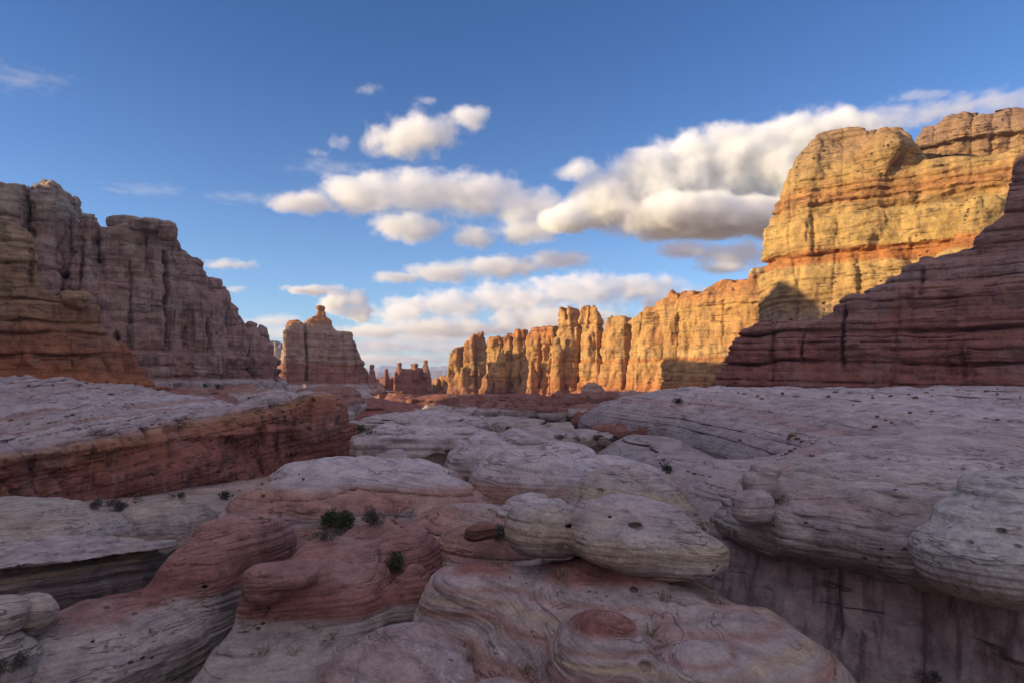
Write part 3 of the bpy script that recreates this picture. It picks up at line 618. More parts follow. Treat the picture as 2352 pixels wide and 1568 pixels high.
# rounded red and pale domes along the foot of the golden fins
for i, (u0, u1, vt, vb, d, m, lab) in enumerate((
        (1030, 1130, 912, 948, 300, m_redv, 'low red mound below the wedge-shaped golden fin'),
        (1110, 1190, 914, 946, 290, m_redv, 'red mound below the knobbed golden fin'),
        (1172, 1262, 905, 948, 270, m_redv, 'broad red dome below the dark cleft in the golden row'),
        (1252, 1312, 898, 945, 262, m_redv, 'tall narrow red dome below the twin-headed tower'),
        (1318, 1412, 884, 945, 280, m_foot, 'pale cone-shaped dome at the foot of the twin-headed tower'),
        (1396, 1500, 896, 940, 262, m_foot, 'rounded pale dome left of the broad fin-foot mound'),
        (1470, 1612, 898, 940, 232, m_foot, 'broad pale dome at the foot of the long golden cliff'),
        (1590, 1720, 890, 940, 215, m_redv, 'reddish dome hugging the pale slope below the long golden cliff'))):
    rock('rock_dome', bedded(union([dome(u0, u1, vt, vb + 30, d, 1.1, p=2.8, q=2.)], 1), 3., .9, warp=.4, wl=25, seed=i, nz=1.6, nl=8, joint=.6, js=9.), px_(d), m, lab, 'rock dome', group='domes at the foot of the golden fins', rough=(.8, 6), rib=(.15, .8), seed=i + 20)
rock('rock_bench', bedded(union([dome(930, 1330, 906, 950, 318, .16, 5, 4), dome(1250, 1760, 902, 950, 272, .14, 5, 4)], 1), 2.4, .8, warp=.4, wl=22, seed=3, nz=.8, nl=8), px_(300), m_redv, 'long low dark red bench running below the whole golden row', 'rock bench', rough=(.7, 6), rib=(.15, .8), seed=37)
# red-capped pale blocks across the far end of the valley floor
for i, (u0, u1, vt, vb, d) in enumerate(((960, 1048, 932, 952, 205), (1030, 1108, 930, 956, 196), (1092, 1160, 929, 960, 190), (1146, 1196, 928, 961, 184), (1186, 1248, 926, 962, 180), (1238, 1302, 926, 962, 176), (1290, 1400, 930, 960, 186))):
    lab = ['low pale block farthest left in the row across the valley', 'second pale block from the left in the row across the valley', 'smooth pale block in the middle left of the valley row', 'narrow pale block in the middle of the valley row',
           'rounded pale block right of the narrow one in the valley row', 'red topped block below the twin-headed tower in the valley row', 'wide low red topped block at the right end of the valley row'][i]
    rock('rock_block', bedded(union([lump(u0, u1, vt + 8, vb, d, .6, p=3.4, q=2.8), dome(u0 + 6, u1 - 6, vt - 4, vb, d + 5, .7, 2.6, 2.2)], .3), 1.9, .5, warp=.3, wl=20, seed=i + 3, nz=.8, nl=5, joint=.5, js=7.), px_(d), m_row, lab, 'rock block', group='pale blocks across the valley', rough=(.5, 4), rib=(.12, .6), seed=i + 40)

# ------------------------------------------------------------------ big sunlit butte on the right
big = wall([(1738, 760), (1744, 730), (1750, 660), (1757, 590), (1765, 520), (1775, 480), (1788, 448), (1798, 405), (1814, 372), (1832, 348), (1850, 330), (1868, 318), (1900, 304), (1935, 296), (1962, 300), (1984, 304), (1996, 310), (2012, 296), (2034, 290), (2052, 284), (2068, 288), (2086, 300), (2112, 330), (2128, 352), (2160, 356), (2230, 352), (2290, 345), (2330, 330), (2352, 322), (2500, 310), (2760, 300)],
           [(1738, 226), (1775, 208), (1850, 200), (2050, 190), (2352, 174), (2560, 164)], 800, 62,
           ((285, -11), (320, -8), (350, -6), (395, -4), (440, -2.6), (470, -2.4), (485, -1), (520, .3), (560, .8), (566, .6), (573, -.9), (596, -.6), (604, .8), (640, 1.2), (700, 2.4), (760, 5)), dref=192,
           notch=((431, 5, 1.8), (449, 4, 1.9), (412, 4, 1.2), (472, 6, 1.6), (571, 4, 2.), (388, 3, 1.)), cracks=((1836, 5, 1.1, (596, 760)), (1975, 6, 1.2, (590, 740)), (1868, 5, 1., (470, 590))),
           cols=(.9, 21, 4), k=2.5, seed=21, plates=(.6, 9))
knob = union([ell((X(2046, 190), 194, Z(340, 194)), (3.6, 6, 6.), 2, 1.4, 20), ell((X(2092, 190), 196, Z(345, 196)), (4., 6, 5.5), 2, 1.6, 0)], 1.)
alc = [lump(1990, 2290, 424, 462, 182, .4, 2.4, 2.2, -14), lump(1905, 2090, 446, 502, 187, .42, 2.2, 2, -14), lump(2130, 2300, 318, 352, 196, .5, 2.6, 2.6, -12)]
rb = union([big, knob, dome(2190, 2330, 440, 640, 176, .5, 2, 2.4), dome(2090, 2310, 575, 760, 176, .5, 2.2, 2.2)], 3.)
butte_r = rock('rock_butte', bedded(cut(rb, alc, 1.5), 4.2, .6, warp=.5, wl=30, seed=6, nz=1.5, nl=13, joint=.6, js=17., pits=.6, ps=2.4), px_(190, 1.1), m_big, 'huge sunlit yellow butte with a rounded brow and layered face', 'butte', rough=(.75, 4.5), rib=(.28, .9), seed=6, cap=(np.array([80., 150, -10]), np.array([240., 300, 120])))
up = wall([(2090, 360), (2112, 310), (2122, 294), (2150, 292), (2160, 277), (2180, 268), (2230, 262), (2268, 264), (2290, 258), (2310, 252), (2330, 246), (2345, 250), (2420, 238), (2700, 220)], [(2080, 226), (2200, 214), (2352, 206), (2600, 196)], 380, 40,
          ((250, -3), (290, 0), (318, 1.5), (324, -1.5), (350, -2.5), (380, 0)), dref=212, notch=((285, 3, .8), (300, 3, .8), (312, 2, .6)), cols=(1., 5, 4), k=2, seed=22)
rock('upper_cliff', bedded(up, 2.4, .9, warp=.3, wl=30, seed=2, nz=.7, nl=5), px_(210, 1.1), m_big, parent=butte_r, rough=(.8, 4), rib=(.3, .8), seed=9)

# ------------------------------------------------------------------ dark red stepped ledge in front of it
led = wall([(1645, 900), (1655, 880), (1660, 850), (1668, 822), (1682, 798), (1698, 772), (1716, 756), (1740, 746), (1790, 742), (1835, 740), (1882, 736), (1905, 718), (1932, 700), (1962, 684), (1992, 668), (2030, 652), (2062, 640), (2092, 622), (2106, 608), (2150, 600), (2186, 590), (2222, 570), (2236, 560), (2250, 545), (2276, 530), (2296, 514), (2312, 492), (2314, 470), (2310, 440), (2316, 412), (2330, 385), (2352, 350), (2450, 260), (2700, 160)],
           [(1642, 130), (1665, 121), (1750, 116), (1950, 107), (2352, 92), (2760, 80)], 930, 44,
           ((300, -14), (420, -11), (480, -9.5), (490, -7.5), (560, -6.6), (608, -6), (618, -3.2), (655, -2.8), (664, -1.2), (735, -.6), (745, .1), (765, .2), (772, -.3), (800, .4), (838, .6), (843, .1), (870, .6), (905, 1.8)), dref=107,
           notch=((614, 3.5, 1.4), (661, 4, 1.8), (700, 2, .7), (769, 4, 1.6), (783, 2, .8), (840, 4, 1.7), (560, 3, 1.2), (520, 3, 1.), (590, 2, .8), (470, 3, 1.)), cracks=((1842, 3, 1.2, (740, 845)), (1938, 4, 1.5, (690, 860)), (2110, 4, 1.3, (605, 700)), (2215, 4, .9, (780, 900)), (2060, 3, .8, (650, 760)), (1770, 3, .7, (745, 845))),
           cols=(.5, 13, 9), k=1.4, seed=31, plates=(.25, 6))
rock('rock_ledge', bedded(led, 5.2, 1.1, warp=.3, wl=30, seed=4, nz=1.1, nl=7, joint=.6, js=12.), px_(105, 1.15), m_ledge, 'dark red stepped ledge in shadow below the sunlit butte', 'rock ledge', rough=(.38, 3), rib=(.13, .5), seed=31, cap=(np.array([30., 60, 0]), np.array([150., 185, 75])))

# ------------------------------------------------------------------ left cliffs
lc = union([
    wall([(-700, 430), (-300, 425), (-60, 422), (-10, 418), (8, 420), (12, 430), (22, 424), (58, 424), (62, 432), (68, 430), (82, 428), (104, 429), (109, 422), (117, 419), (127, 422), (130, 432), (142, 440), (160, 451), (172, 464), (181, 480), (184, 512), (188, 540), (214, 545), (222, 530), (236, 524), (256, 520), (300, 515), (345, 521), (384, 530), (402, 556), (420, 580), (433, 592), (448, 594), (466, 606), (478, 630), (484, 640), (506, 641), (510, 658), (516, 676), (530, 698), (543, 709), (552, 732), (562, 756), (566, 764), (578, 772), (590, 768), (600, 760), (610, 770), (618, 788), (628, 818), (638, 846), (643, 870), (650, 925)],
         [(-700, 172), (-100, 198), (120, 208), (187, 226), (200, 230), (240, 216), (360, 222), (480, 238), (585, 262), (652, 290)], 935, 50,
         ((400, -3), (450, -1.5), (500, -.5), (540, .2), (560, 0), (628, .2), (636, -.5), (645, .2), (800, 1.2), (818, 2.6), (845, 3.6), (868, 5.2), (880, 7.5), (925, 9)), dref=222,
         notch=((470, 3, .7), (500, 2, .6), (532, 2.5, .8), (640, 2, .9), (806, 2.5, 1.1), (842, 2.5, 1.1), (868, 3, 1.2)),
         cracks=((64, 4, 6, (425, 600)), (196, 7, 8, (640, 880)), (268, 4, 4.5, (760, 850)), (376, 5, 6, (570, 800)), (470, 4, 4.5, (720, 820)), (428, 3, 3.5, (690, 800)), (338, 3, 1.5, (540, 640)), (566, 4, 4, (770, 900)), (520, 3, 2.5, (780, 870)), (300, 2.5, 2., (600, 760)), (140, 4, 2, (560, 700)), (642, 3, 4, (840, 930))),
         cols=(1.1, 27, 3), k=.7, seed=41, plates=(1.25, 11)),
    spire(201, 218, [(497, 6), (500, 9), (506, 9), (510, 13), (524, 18), (545, 20), (580, 22), (630, 28), (650, 30), (760, 34)], seed=3, sy=1.3),
    spire(578, 262, [(737, 5), (740, 10), (748, 12), (752, 10), (770, 15), (860, 26)], seed=6), spire(603, 268, [(750, 4), (755, 9), (770, 13), (800, 18), (870, 28)], seed=1)], 1.2)
cliff = rock('rock_cliff', bedded(lc, 5.2, .42, warp=.3, wl=40, seed=7, nz=1.5, nl=9, joint=.9, js=15.), px_(215, 1.1), m_left, 'tall shadowed cliff with cracked walls sloping down to the right, left side of the canyon', 'rock cliff', rough=(.8, 5), rib=(.2, .9), seed=41, cap=(np.array([-260., 140, -12]), np.array([-70., 330, 100])))
rock('caprock', union([lump(250, 322, 497, 526, 222, .6, 4, 4), lump(306, 386, 504, 534, 220, .6, 4, 4, 0, -3), lump(366, 406, 509, 553, 219, .8, 3, 3.5)], .25), px_(220, .9), m_left, parent=cliff, rough=(.75, 2.2), rib=(.12, .6), seed=43)
rock('caprock', union([lump(480, 509, 640, 664, 232, .8, 4, 4)], .4), px_(230, .9), m_left, parent=cliff, rough=(.3, 2), seed=44)
rock('pinnacle', spire(199, 222, [(497, 5), (499, 9), (506, 10), (509, 8), (513, 13), (524, 16), (545, 19), (600, 24), (640, 26)], seed=3, sy=1.3, wob=.06), px_(220, .9), m_left, parent=cliff, rough=(.4, 2.), rib=(.12, .6), seed=46)
rock('balanced_boulder', lump(105, 132, 419, 433, 209, .9, 2.2, 2.4), px_(209, .7), m_left, 'round boulder perched on the skyline of the tall left cliff', 'boulder', rough=(.25, 1.5), seed=45)
# pale skirts below it
for i, (u0, u1, vt, vb, d, lab) in enumerate(((430, 660, 884, 930, 232, 'pale smooth bench under the right end of the tall left cliff'), (655, 870, 884, 930, 290, 'pale bench under the pointed butte'), (650, 842, 886, 975, 150, 'grey and red dome in front of the pointed butte'),
                                              (812, 930, 936, 972, 135, 'small dark red dome right of the grey and red dome'), (330, 560, 888, 960, 150, 'pale slope below the tall left cliff'), (560, 1000, 915, 950, 240, 'low red rise at the foot of the block-shaped tower'), (860, 1010, 905, 950, 330, 'reddish footing of the block-shaped tower'))):
    rock('rock_dome', bedded(dome(u0, u1, vt, vb + 20, d, .9, p=2.6, q=2. if i != 2 else 2.6), 2., .6, warp=.3, wl=20, seed=i + 9, nz=1., nl=6, joint=.5, js=10.), px_(d), (m_mid, m_mid, m_mid, m_redv, m_mid, m_redv, m_redv)[i], lab, 'rock dome', group='domes at the foot of the left cliffs', rough=(.6, 5), rib=(.12, .6), seed=i + 50)

bc = union([wall([(-700, 300), (-200, 440), (0, 494), (22, 497), (36, 512), (58, 530), (76, 556), (84, 598), (84, 640), (100, 652), (118, 680), (128, 692), (136, 690), (146, 678), (160, 673), (180, 676), (192, 690), (206, 698), (212, 722), (226, 740), (246, 762), (268, 784), (282, 790), (298, 812), (306, 822), (318, 846), (330, 872), (336, 890)],
             [(-700, 92), (-60, 108), (80, 114), (200, 120), (340, 134)], 900, 30,
             ((480, -3), (560, -1.5), (600, 0), (612, -.6), (690, .2), (698, 1.4), (738, 1.8), (760, 2.6), (766, 2), (810, 3.2), (816, 2.6), (862, 4.), (890, 6)), dref=116,
             notch=((690, 3, .9), (738, 3, .9), (764, 2.5, .9), (812, 3, 1.), (560, 3, .5), (610, 3, .5)), cracks=((150, 3, .9, (770, 860)), (72, 4, 1.2, (560, 680)), (215, 3, .8, (790, 870)), (40, 3, .7, (700, 860))), cols=(.6, 9, 5), k=.8, seed=51, plates=(.5, 5)),
            lump(140, 206, 672, 708, 117, .7, 2.4, 2.4)], .5)
rock('rock_cliff', bedded(bc, 2.4, .45, warp=.3, wl=30, seed=3, nz=.9, nl=5, joint=.45, js=8.), px_(116, 1.15), m_brown, 'brown stepped outcrop with red base, in front of the tall left cliff', 'rock cliff', rough=(.45, 3), rib=(.14, .5), seed=51, cap=(np.array([-130., 80, -5]), np.array([-55., 175, 60])))

# ------------------------------------------------------------------ white-topped red bench on the left
bench = union([wall([(-900, 1090), (-300, 1050), (0, 1026), (60, 1014), (120, 1000), (200, 986), (240, 984), (290, 972), (350, 972), (390, 956), (430, 955), (480, 968), (540, 950), (590, 940), (620, 918), (645, 904), (680, 903), (722, 906), (752, 922), (772, 950), (790, 980), (815, 1000), (840, 1030), (850, 1060)],
                    [(-900, 36), (-100, 44), (80, 50), (300, 57), (520, 66), (700, 73), (790, 80), (852, 92)], 1200, 7,
                    ((905, -2.5), (960, -.8), (1000, 0), (1018, .25), (1032, -.35), (1060, -.55), (1085, -.2), (1105, .25), (1135, .5), (1165, 1.6), (1200, 3)), dref=58,
                    notch=((1030, 4, .45), (1062, 5, .4), (1100, 5, .3)), cracks=((480, 4, .6, (1000, 1110)), (610, 4, .5, (960, 1090)), (700, 4, .5, (950, 1080)), (300, 4, .45, (1010, 1080))), cols=(.8, 2.3, 4), k=2., seed=61, plates=(.35, 2.5)),
               ell((-72, 92, Z(1000, 92)), (36, 40, Z(868, 92) - Z(1000, 92)), 2.3, 1.6), ell((-43, 66, EYE - 9.2), (16, 14, 5.6), 2.2, 2.), dome(620, 800, 900, 990, 76, .8), dome(760, 852, 975, 1075, 76, 1.1, 2.2, 1.8), ell((-46, 44, EYE - 12.2), (9, 9, 4.3), 2.2, 2.2)], 1.1)
rock('rock_bench', bedded(bench, 1.1, .3, tilt=(-.22, 0), warp=.5, wl=15, seed=5, nz=.9, nl=4., joint=.22, js=7., pits=.7, ps=1.3), (px_(62, 1.25),) * 3, m_bench, 'long red overhanging bench with a smooth white top, left of the valley', 'rock bench', rough=(.22, 1.6), rib=(.05, .25), seed=61, cap=(np.array([-100., 30, -6]), np.array([-12., 128, 16])))

# ------------------------------------------------------------------ valley floor slickrock
VAL = [  # u0 u1 vtop vbase depth ry p q material label
    (815, 1135, 983, 1062, 70, .8, 3.2, 3.2, m_palev, 'pale bench with a dark hollowed cliff at its right end, middle of the valley'),
    (800, 1130, 955, 990, 100, .7, 3, 2.4, m_palev, 'white bench behind the pale hollowed bench'),
    (990, 1260, 962, 990, 128, .5, 3, 2.6, m_mid, 'low striped bench below the pale valley blocks'),
    (1115, 1270, 980, 1016, 100, .5, 3.5, 3.5, m_palev, 'broken-edged ledge over the dark valley gully'),
    (1200, 1420, 990, 1022, 88, .8, 2.4, 2.2, m_palev, 'smooth white hump in front of the red valley ledges'),
    (1310, 1530, 936, 985, 112, .6, 2.6, 2.4, m_redv, 'larger red ledge left of the pale grey slope'),
    (1362, 1560, 962, 1014, 94, .6, 2.6, 2.2, m_redv, 'rounded red ledge touching the foot of the pale grey slope'),
    (1440, 1640, 912, 960, 145, .6, 2.6, 2.4, m_redv, 'upper red ledge behind the pale grey slope'),
    (830, 1000, 960, 985, 122, .9, 2.6, 2., m_palev, 'small white rise right of the dark red dome'),
    (1030, 1370, 1003, 1092, 46, .75, 2.4, 2.2, m_palev, 'pale hump with an undercut left tip in the middle of the valley'),
    (850, 960, 1035, 1100, 62, .9, 2.4, 2., m_palev, 'pale apron at the right foot of the red bench')]
for i, (u0, u1, vt, vb, d, ry, p, q, m, lab) in enumerate(VAL):
    pr = union([lump(u0, u1, vt, vb + (vb - vt) * .2, d, ry, p, q), dome(u0 + (u1 - u0) * .1, u1 - (u1 - u0) * .06, vt + (vb - vt) * .5, vb + 30, d, ry * .85, p, q)], .12)
    if i == 0: pr = cut(union([pr, dome(930, 1118, 1000, 1085, 66, .6, 2.6, 2.6)], .5), [lump(940, 1105, 1042, 1130, 64.2, .5, 2.2, 2.6)], .3)
    rock('slickrock_bench', bedded(pr, 1.3, .36, warp=.5, wl=14, seed=i + 2, nz=.8, nl=4.5, joint=.3, js=8., pits=.6, ps=1.6), px_(d), m, lab, 'rock bench', group='benches on the valley floor', rough=(.3, 3), rib=(.06, .35), seed=i + 70)

# ------------------------------------------------------------------ big pale slope on the right
slope = union([ell((58, 88, EYE - 8.6), (38, 54, 6.4), 2.8, 2.1), ell((31, 100, EYE - 8), (21, 12, 5.9), 2.4, 2.), ell((12.5, 56, EYE - 9), (6, 14, 3.), 2, 2), ell((13, 42, EYE - 9), (7, 10, 3.5), 2.2, 2.), ell((27, 45, EYE - 9), (12, 10, 4.7), 2.3, 2.), ell((40, 58, EYE - 8), (13, 12, 4.8), 2.3, 2.)], 1.6)
rock('slickrock_slope', bedded(slope, 1.2, .2, tilt=(.05, -.03), warp=.8, wl=11, seed=5, nz=.7, nl=7, joint=.14, js=11.), (px_(52, 1.2), px_(52, 1.6), px_(45, .8)), m_slope, 'broad pale grey slickrock slope rising right to the dark red ledge', 'rock slope', rough=(.22, 3), rib=(.045, .22), seed=81, cap=(np.array([2., 22, -2]), np.array([90., 118, 14])))

# ------------------------------------------------------------------ near rocks, left to right
def near(name, prim, d, mat, label, cat, seed, h=.35, A=.10, rough=(.085, 1.3), rib=(.016, .07), nz=.17, nl=2.0, k=1.1, group=None, joint=.07, js=3.6, pits=.5, holes=(), tilt=(.03, .02), warp=.7):
    p = bedded(prim, h * 1.5, A * .5, tilt=(tilt[0] * 2 + .05 * math.sin(seed), tilt[1] + .06 * math.cos(seed * 1.7)), warp=warp, wl=3.5, seed=seed, nz=nz, nl=nl, joint=joint, js=js, pits=pits, ps=.55)
    if holes: p = cut(p, [lump(u - w, u + w, v - e, v + e, dd, 1.2) for u, v, w, e, dd in holes], .08)
    return rock(name, p, px_(d, k), mat, label, cat, group, rough=rough, rib=rib, seed=seed)

nearj = lambda j, *a, **k: near(*a, joint=j, **k)
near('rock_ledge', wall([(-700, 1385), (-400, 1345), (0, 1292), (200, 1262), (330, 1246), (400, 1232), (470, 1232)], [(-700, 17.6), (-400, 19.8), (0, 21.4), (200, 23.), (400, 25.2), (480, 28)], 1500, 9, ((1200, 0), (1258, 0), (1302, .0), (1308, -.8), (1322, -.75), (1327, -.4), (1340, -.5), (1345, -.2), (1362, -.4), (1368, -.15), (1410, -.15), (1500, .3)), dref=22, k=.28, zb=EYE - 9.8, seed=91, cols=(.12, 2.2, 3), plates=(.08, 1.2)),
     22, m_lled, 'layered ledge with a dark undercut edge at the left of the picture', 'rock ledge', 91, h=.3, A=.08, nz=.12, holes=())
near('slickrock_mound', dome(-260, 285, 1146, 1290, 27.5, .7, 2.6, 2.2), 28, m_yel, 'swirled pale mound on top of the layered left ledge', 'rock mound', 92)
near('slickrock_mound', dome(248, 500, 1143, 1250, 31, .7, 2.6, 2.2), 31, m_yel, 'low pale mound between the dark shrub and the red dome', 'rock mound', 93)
near('slickrock_bench', union([dome(590, 1075, 1056, 1180, 34, .7, 2.6, 3), dome(495, 860, 1108, 1260, 30, .6, 2.5, 2.3), dome(780, 1150, 1095, 1230, 31, .6, 2.4, 2.)], 1.0), 31, m_pinkb, 'wide pink and white banded bench in the middle distance', 'rock bench', 94, h=.55, A=.18)
near('slickrock_mound', union([dome(1072, 1360, 1034, 1160, 34, .9, 2.4, 2.6), dome(1190, 1580, 1050, 1190, 37, .8, 2.4, 2.2)], .8), 34, m_pinkb, 'smooth white and pink mound behind the capped pedestal', 'rock mound', 95, h=.8, A=.2)
near('slickrock_mound', union([dome(860, 1310, 1160, 1330, 26, .8, 2.3, 2.2), dome(980, 1240, 1200, 1320, 22.5, .7, 2.3, 2.2), dome(1120, 1340, 1138, 1260, 24.5, .8, 2.4, 2.3)], .6), 24, m_pinkb, 'rough reddish mound left of the cap boulders', 'rock mound', 96, h=.4, A=.2)
near('slickrock_dome', union([dome(1282, 1594, 1068, 1260, 25.5, .9, 2.3, 2.3), dome(1420, 1640, 1150, 1330, 24, .8)], .5), 25, m_cap, 'round pale dome right behind the cap boulders', 'rock dome', 97, h=.6, A=.14)
near('flat_slab', lump(1062, 1140, 1200, 1240, 20.5, .8, 3, 3, 20, 8), 20.5, m_stone, 'flat tilted red slab beside the shrub, left of the cap boulders', 'rock slab', 98, rough=(.05, .4), rib=(.03, .08))

ped = union([ell((2.55, 17.7, EYE - 8.9), (4.9, 4.3, 4.05), 2.4, 1.75), ell((4.3, 15.2, EYE - 8.9), (3.9, 4.2, 3.6), 2.2, 2.1), dome(1212, 1545, 1402, 1900, 14.2, 1., 2.4, 2.6), dome(1430, 1790, 1478, 1900, 13.2, .9, 2.3, 2.2),
             dome(945, 1230, 1300, 1600, 18.0, .8, 2.8, 3.5)], .5)
near('slickrock_pedestal', ped, 15, m_ped, 'big banded slickrock pedestal in the foreground carrying the cap boulders', 'rock mound', 101, h=.62, A=.08, tilt=(.10, -.06), nz=.2, nl=2.2,
     holes=((1145, 1420, 8, 34, 15.7), (1480, 1530, 14, 8, 13.2), (1350, 1352, 22, 5, 16.4)))
near('slickrock_slope', union([ell((X(920, 16), 15.9, EYE - 8.8), (2.9, 2.6, 2.8), 2.3, 1.8, 20), ell((X(1140, 13.6), 13.5, EYE - 9.2), (2.3, 2., 3.0), 2.2, 2.1), ell((X(700, 14), 13.8, EYE - 9.4), (2.0, 1.6, 3.0), 2.2, 2.1)], .5), 14, m_mauve, 'mottled reddish slope at the foot of the pedestal, bottom centre', 'rock slope', 102, h=.6, A=.05, nz=.24)
nearj(.04, 'cap_boulder', union([lump(1308, 1610, 1150, 1312, 18.2, .85, 2.2, 2.1, 0, -7), lump(1168, 1350, 1160, 1270, 18.7, .9, 2.4, 2.4), lump(1400, 1668, 1222, 1318, 17.6, .75, 2.3, 2.4, 0, -3), lump(1330, 1560, 1215, 1300, 17.2, .7, 2.3, 2.3, 0, -5)], .3), 18, m_cap, 'pale double-lobed cap boulder resting on the banded pedestal', 'boulder', 103, h=.34, A=.11, rough=(.07, .7), k=1.,
     holes=((1430, 1175, 16, 9, 17.2), (1400, 1190, 9, 6, 17.3), (1456, 1206, 16, 6, 17.), (1312, 1206, 16, 6, 17.9), (1500, 1256, 20, 6, 16.7), (1232, 1222, 12, 5, 18.)))

def side(prim, A, B, sgn, k=.4, gap=.3):            # keep only what lies on one side of the joint A-B (plan)
    g, bb = prim; dx, dy = B[0] - A[0], B[1] - A[1]; n = math.hypot(dx, dy)
    return (lambda x, y, z: smax(g(x, y, z), sgn * ((x - A[0]) * dy - (y - A[1]) * dx) / n + gap + .14 * np.sin(y * 1.7), k)), bb
JA, JB = (X(748, 22.3), 22.3), (X(372, 15.6), 15.6)
rm = union([dome(382, 725, 1185, 1400, 21, .75, 2.4, 2.4), dome(330, 640, 1240, 1420, 20, .7, 2.3, 2.1), dome(560, 735, 1200, 1330, 21.5, .8),
            ell((X(275, 18.), 18.2, EYE - 9.1), (2.55, 3.9, 3.1), 2.4, 2.2, -24), ell((X(415, 17), 17., EYE - 9.4), (.95, 3.4, 2.9), 2.2, 2.2, -30)], .3)
near('slickrock_mound', side(rm, JB, JA, 1, gap=.85), 17, m_redm, 'red-topped whaleback mound with a grey base, left foreground', 'rock mound', 104, h=.5, A=.11, tilt=(-.05, .02), holes=((412, 1262, 12, 10, 19.6), (700, 1290, 20, 8, 20.), (480, 1378, 22, 7, 17.6), (440, 1372, 12, 9, 17.4)))
m2 = union([ell((X(650, 17.2), 17.4, EYE - 9.1), (3.1, 3.3, 2.75), 2.4, 2.3, -15), dome(548, 905, 1300, 1480, 18.4, .7, 3.2, 4.5), dome(660, 890, 1232, 1420, 19.8, .8, 2.3, 2.6), dome(760, 1010, 1195, 1300, 21.2, .7, 2.4, 2.2), dome(890, 1010, 1290, 1450, 18.4, .7, 2.4, 2.6)], .35)
near('slickrock_mound', side(m2, JB, JA, -1), 17, m_redm, 'second red-layered mound with a grey base, between the whaleback and the pedestal', 'rock mound', 105, h=.5, A=.11, tilt=(.03, .02), holes=((912, 1290, 30, 28, 18.6),))
nearj(0., 'disc_boulder', union([lump(560, 728, 1292, 1352, 17.1, .85, 2.2, 2.4, 0, 2), lump(553, 668, 1310, 1396, 16.9, .8, 2.2, 2.2)], .12), 17, m_redm, 'disc-shaped swirled boulder lying on the second red-layered mound', 'boulder', 106, h=.22, A=.06, rough=(.05, .5), k=1.)
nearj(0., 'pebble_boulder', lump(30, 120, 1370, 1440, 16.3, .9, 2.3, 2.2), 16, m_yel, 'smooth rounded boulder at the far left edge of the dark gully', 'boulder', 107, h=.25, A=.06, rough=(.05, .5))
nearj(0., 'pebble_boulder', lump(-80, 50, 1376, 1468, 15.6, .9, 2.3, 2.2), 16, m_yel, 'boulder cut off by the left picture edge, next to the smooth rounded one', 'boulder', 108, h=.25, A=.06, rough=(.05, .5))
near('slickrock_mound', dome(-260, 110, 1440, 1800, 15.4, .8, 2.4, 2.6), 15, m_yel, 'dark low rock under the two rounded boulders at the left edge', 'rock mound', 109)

sh = union([ell((12., 19.3, EYE - 4.1), (5.7, 4.5, 1.0), 2.6, 2.5, -42), ell((16.2, 24., EYE - 4.2), (7.8, 5.5, 1.4), 2.3, 2.), ell((X(1775, 19.4), 19.6, EYE - 4.35), (1.35, 1.3, .6), 2.2, 2.2), ell((10.4, 17.6, EYE - 4.35), (4.6, 2.2, .85), 2.6, 2.6, -42)], .35)
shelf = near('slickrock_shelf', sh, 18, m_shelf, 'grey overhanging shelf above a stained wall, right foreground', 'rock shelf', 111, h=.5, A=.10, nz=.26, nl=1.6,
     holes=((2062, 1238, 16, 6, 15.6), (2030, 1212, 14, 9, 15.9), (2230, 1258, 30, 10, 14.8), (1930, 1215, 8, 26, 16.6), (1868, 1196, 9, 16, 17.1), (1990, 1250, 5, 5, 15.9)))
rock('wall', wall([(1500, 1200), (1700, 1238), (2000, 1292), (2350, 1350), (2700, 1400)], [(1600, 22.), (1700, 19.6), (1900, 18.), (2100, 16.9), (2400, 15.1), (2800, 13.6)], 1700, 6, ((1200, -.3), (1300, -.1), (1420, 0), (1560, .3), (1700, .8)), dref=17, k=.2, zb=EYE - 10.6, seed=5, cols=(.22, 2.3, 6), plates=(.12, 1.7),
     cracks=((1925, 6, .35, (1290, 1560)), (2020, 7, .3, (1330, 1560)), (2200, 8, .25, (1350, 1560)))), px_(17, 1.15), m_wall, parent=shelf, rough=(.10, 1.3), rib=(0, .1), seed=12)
nearj(0., 'knob_boulder', union([lump(1682, 1772, 1122, 1194, 18.3, .9, 2.6, 2.6), lump(1706, 1778, 1084, 1138, 18.6, .9, 2.5, 2.5), lump(1728, 1788, 1066, 1100, 18.6, .9, 2.4, 2.2)], .06), 19.5, m_cap, 'two-part pale knob with an ochre top at the left end of the shelf', 'boulder', 112, h=.3, A=.06, rough=(.05, .5), k=.9)
nearj(0., 'knob_boulder', lump(1750, 1808, 1092, 1156, 18.9, .9), 19.5, m_cap, 'small lichen-grey boulder tucked behind the two-part pale knob', 'boulder', 113, h=.3, A=.05, rough=(.05, .5), k=.9)
rbld = union([lump(2128, 2560, 1205, 1372, 13.3, .9, 2.3, 2.5), lump(2178, 2560, 1148, 1250, 13.8, .85, 2.4, 2.4), lump(2240, 2620, 1098, 1178, 14.2, .8, 2.5, 2.6)], .16)
nearj(0., 'tiered_boulder', rbld, 13.4, m_tier, 'three-tiered grey boulder at the right picture edge', 'boulder', 114, h=.36, A=.10, rough=(.07, .7), k=1.1, holes=((2300, 1322 - 60, 12, 10, 12.6), (2196, 1240, 6, 5, 12.9), (2262, 1180, 9, 6, 13.), (2226, 1246, 5, 4, 12.8)))
near('boulder', lump(1620, 1700, 1170, 1290, 21.5, .9), 21.5, m_cap, 'shadowed boulder wedged in the cleft behind the cap boulders', 'boulder', 116)
flush()

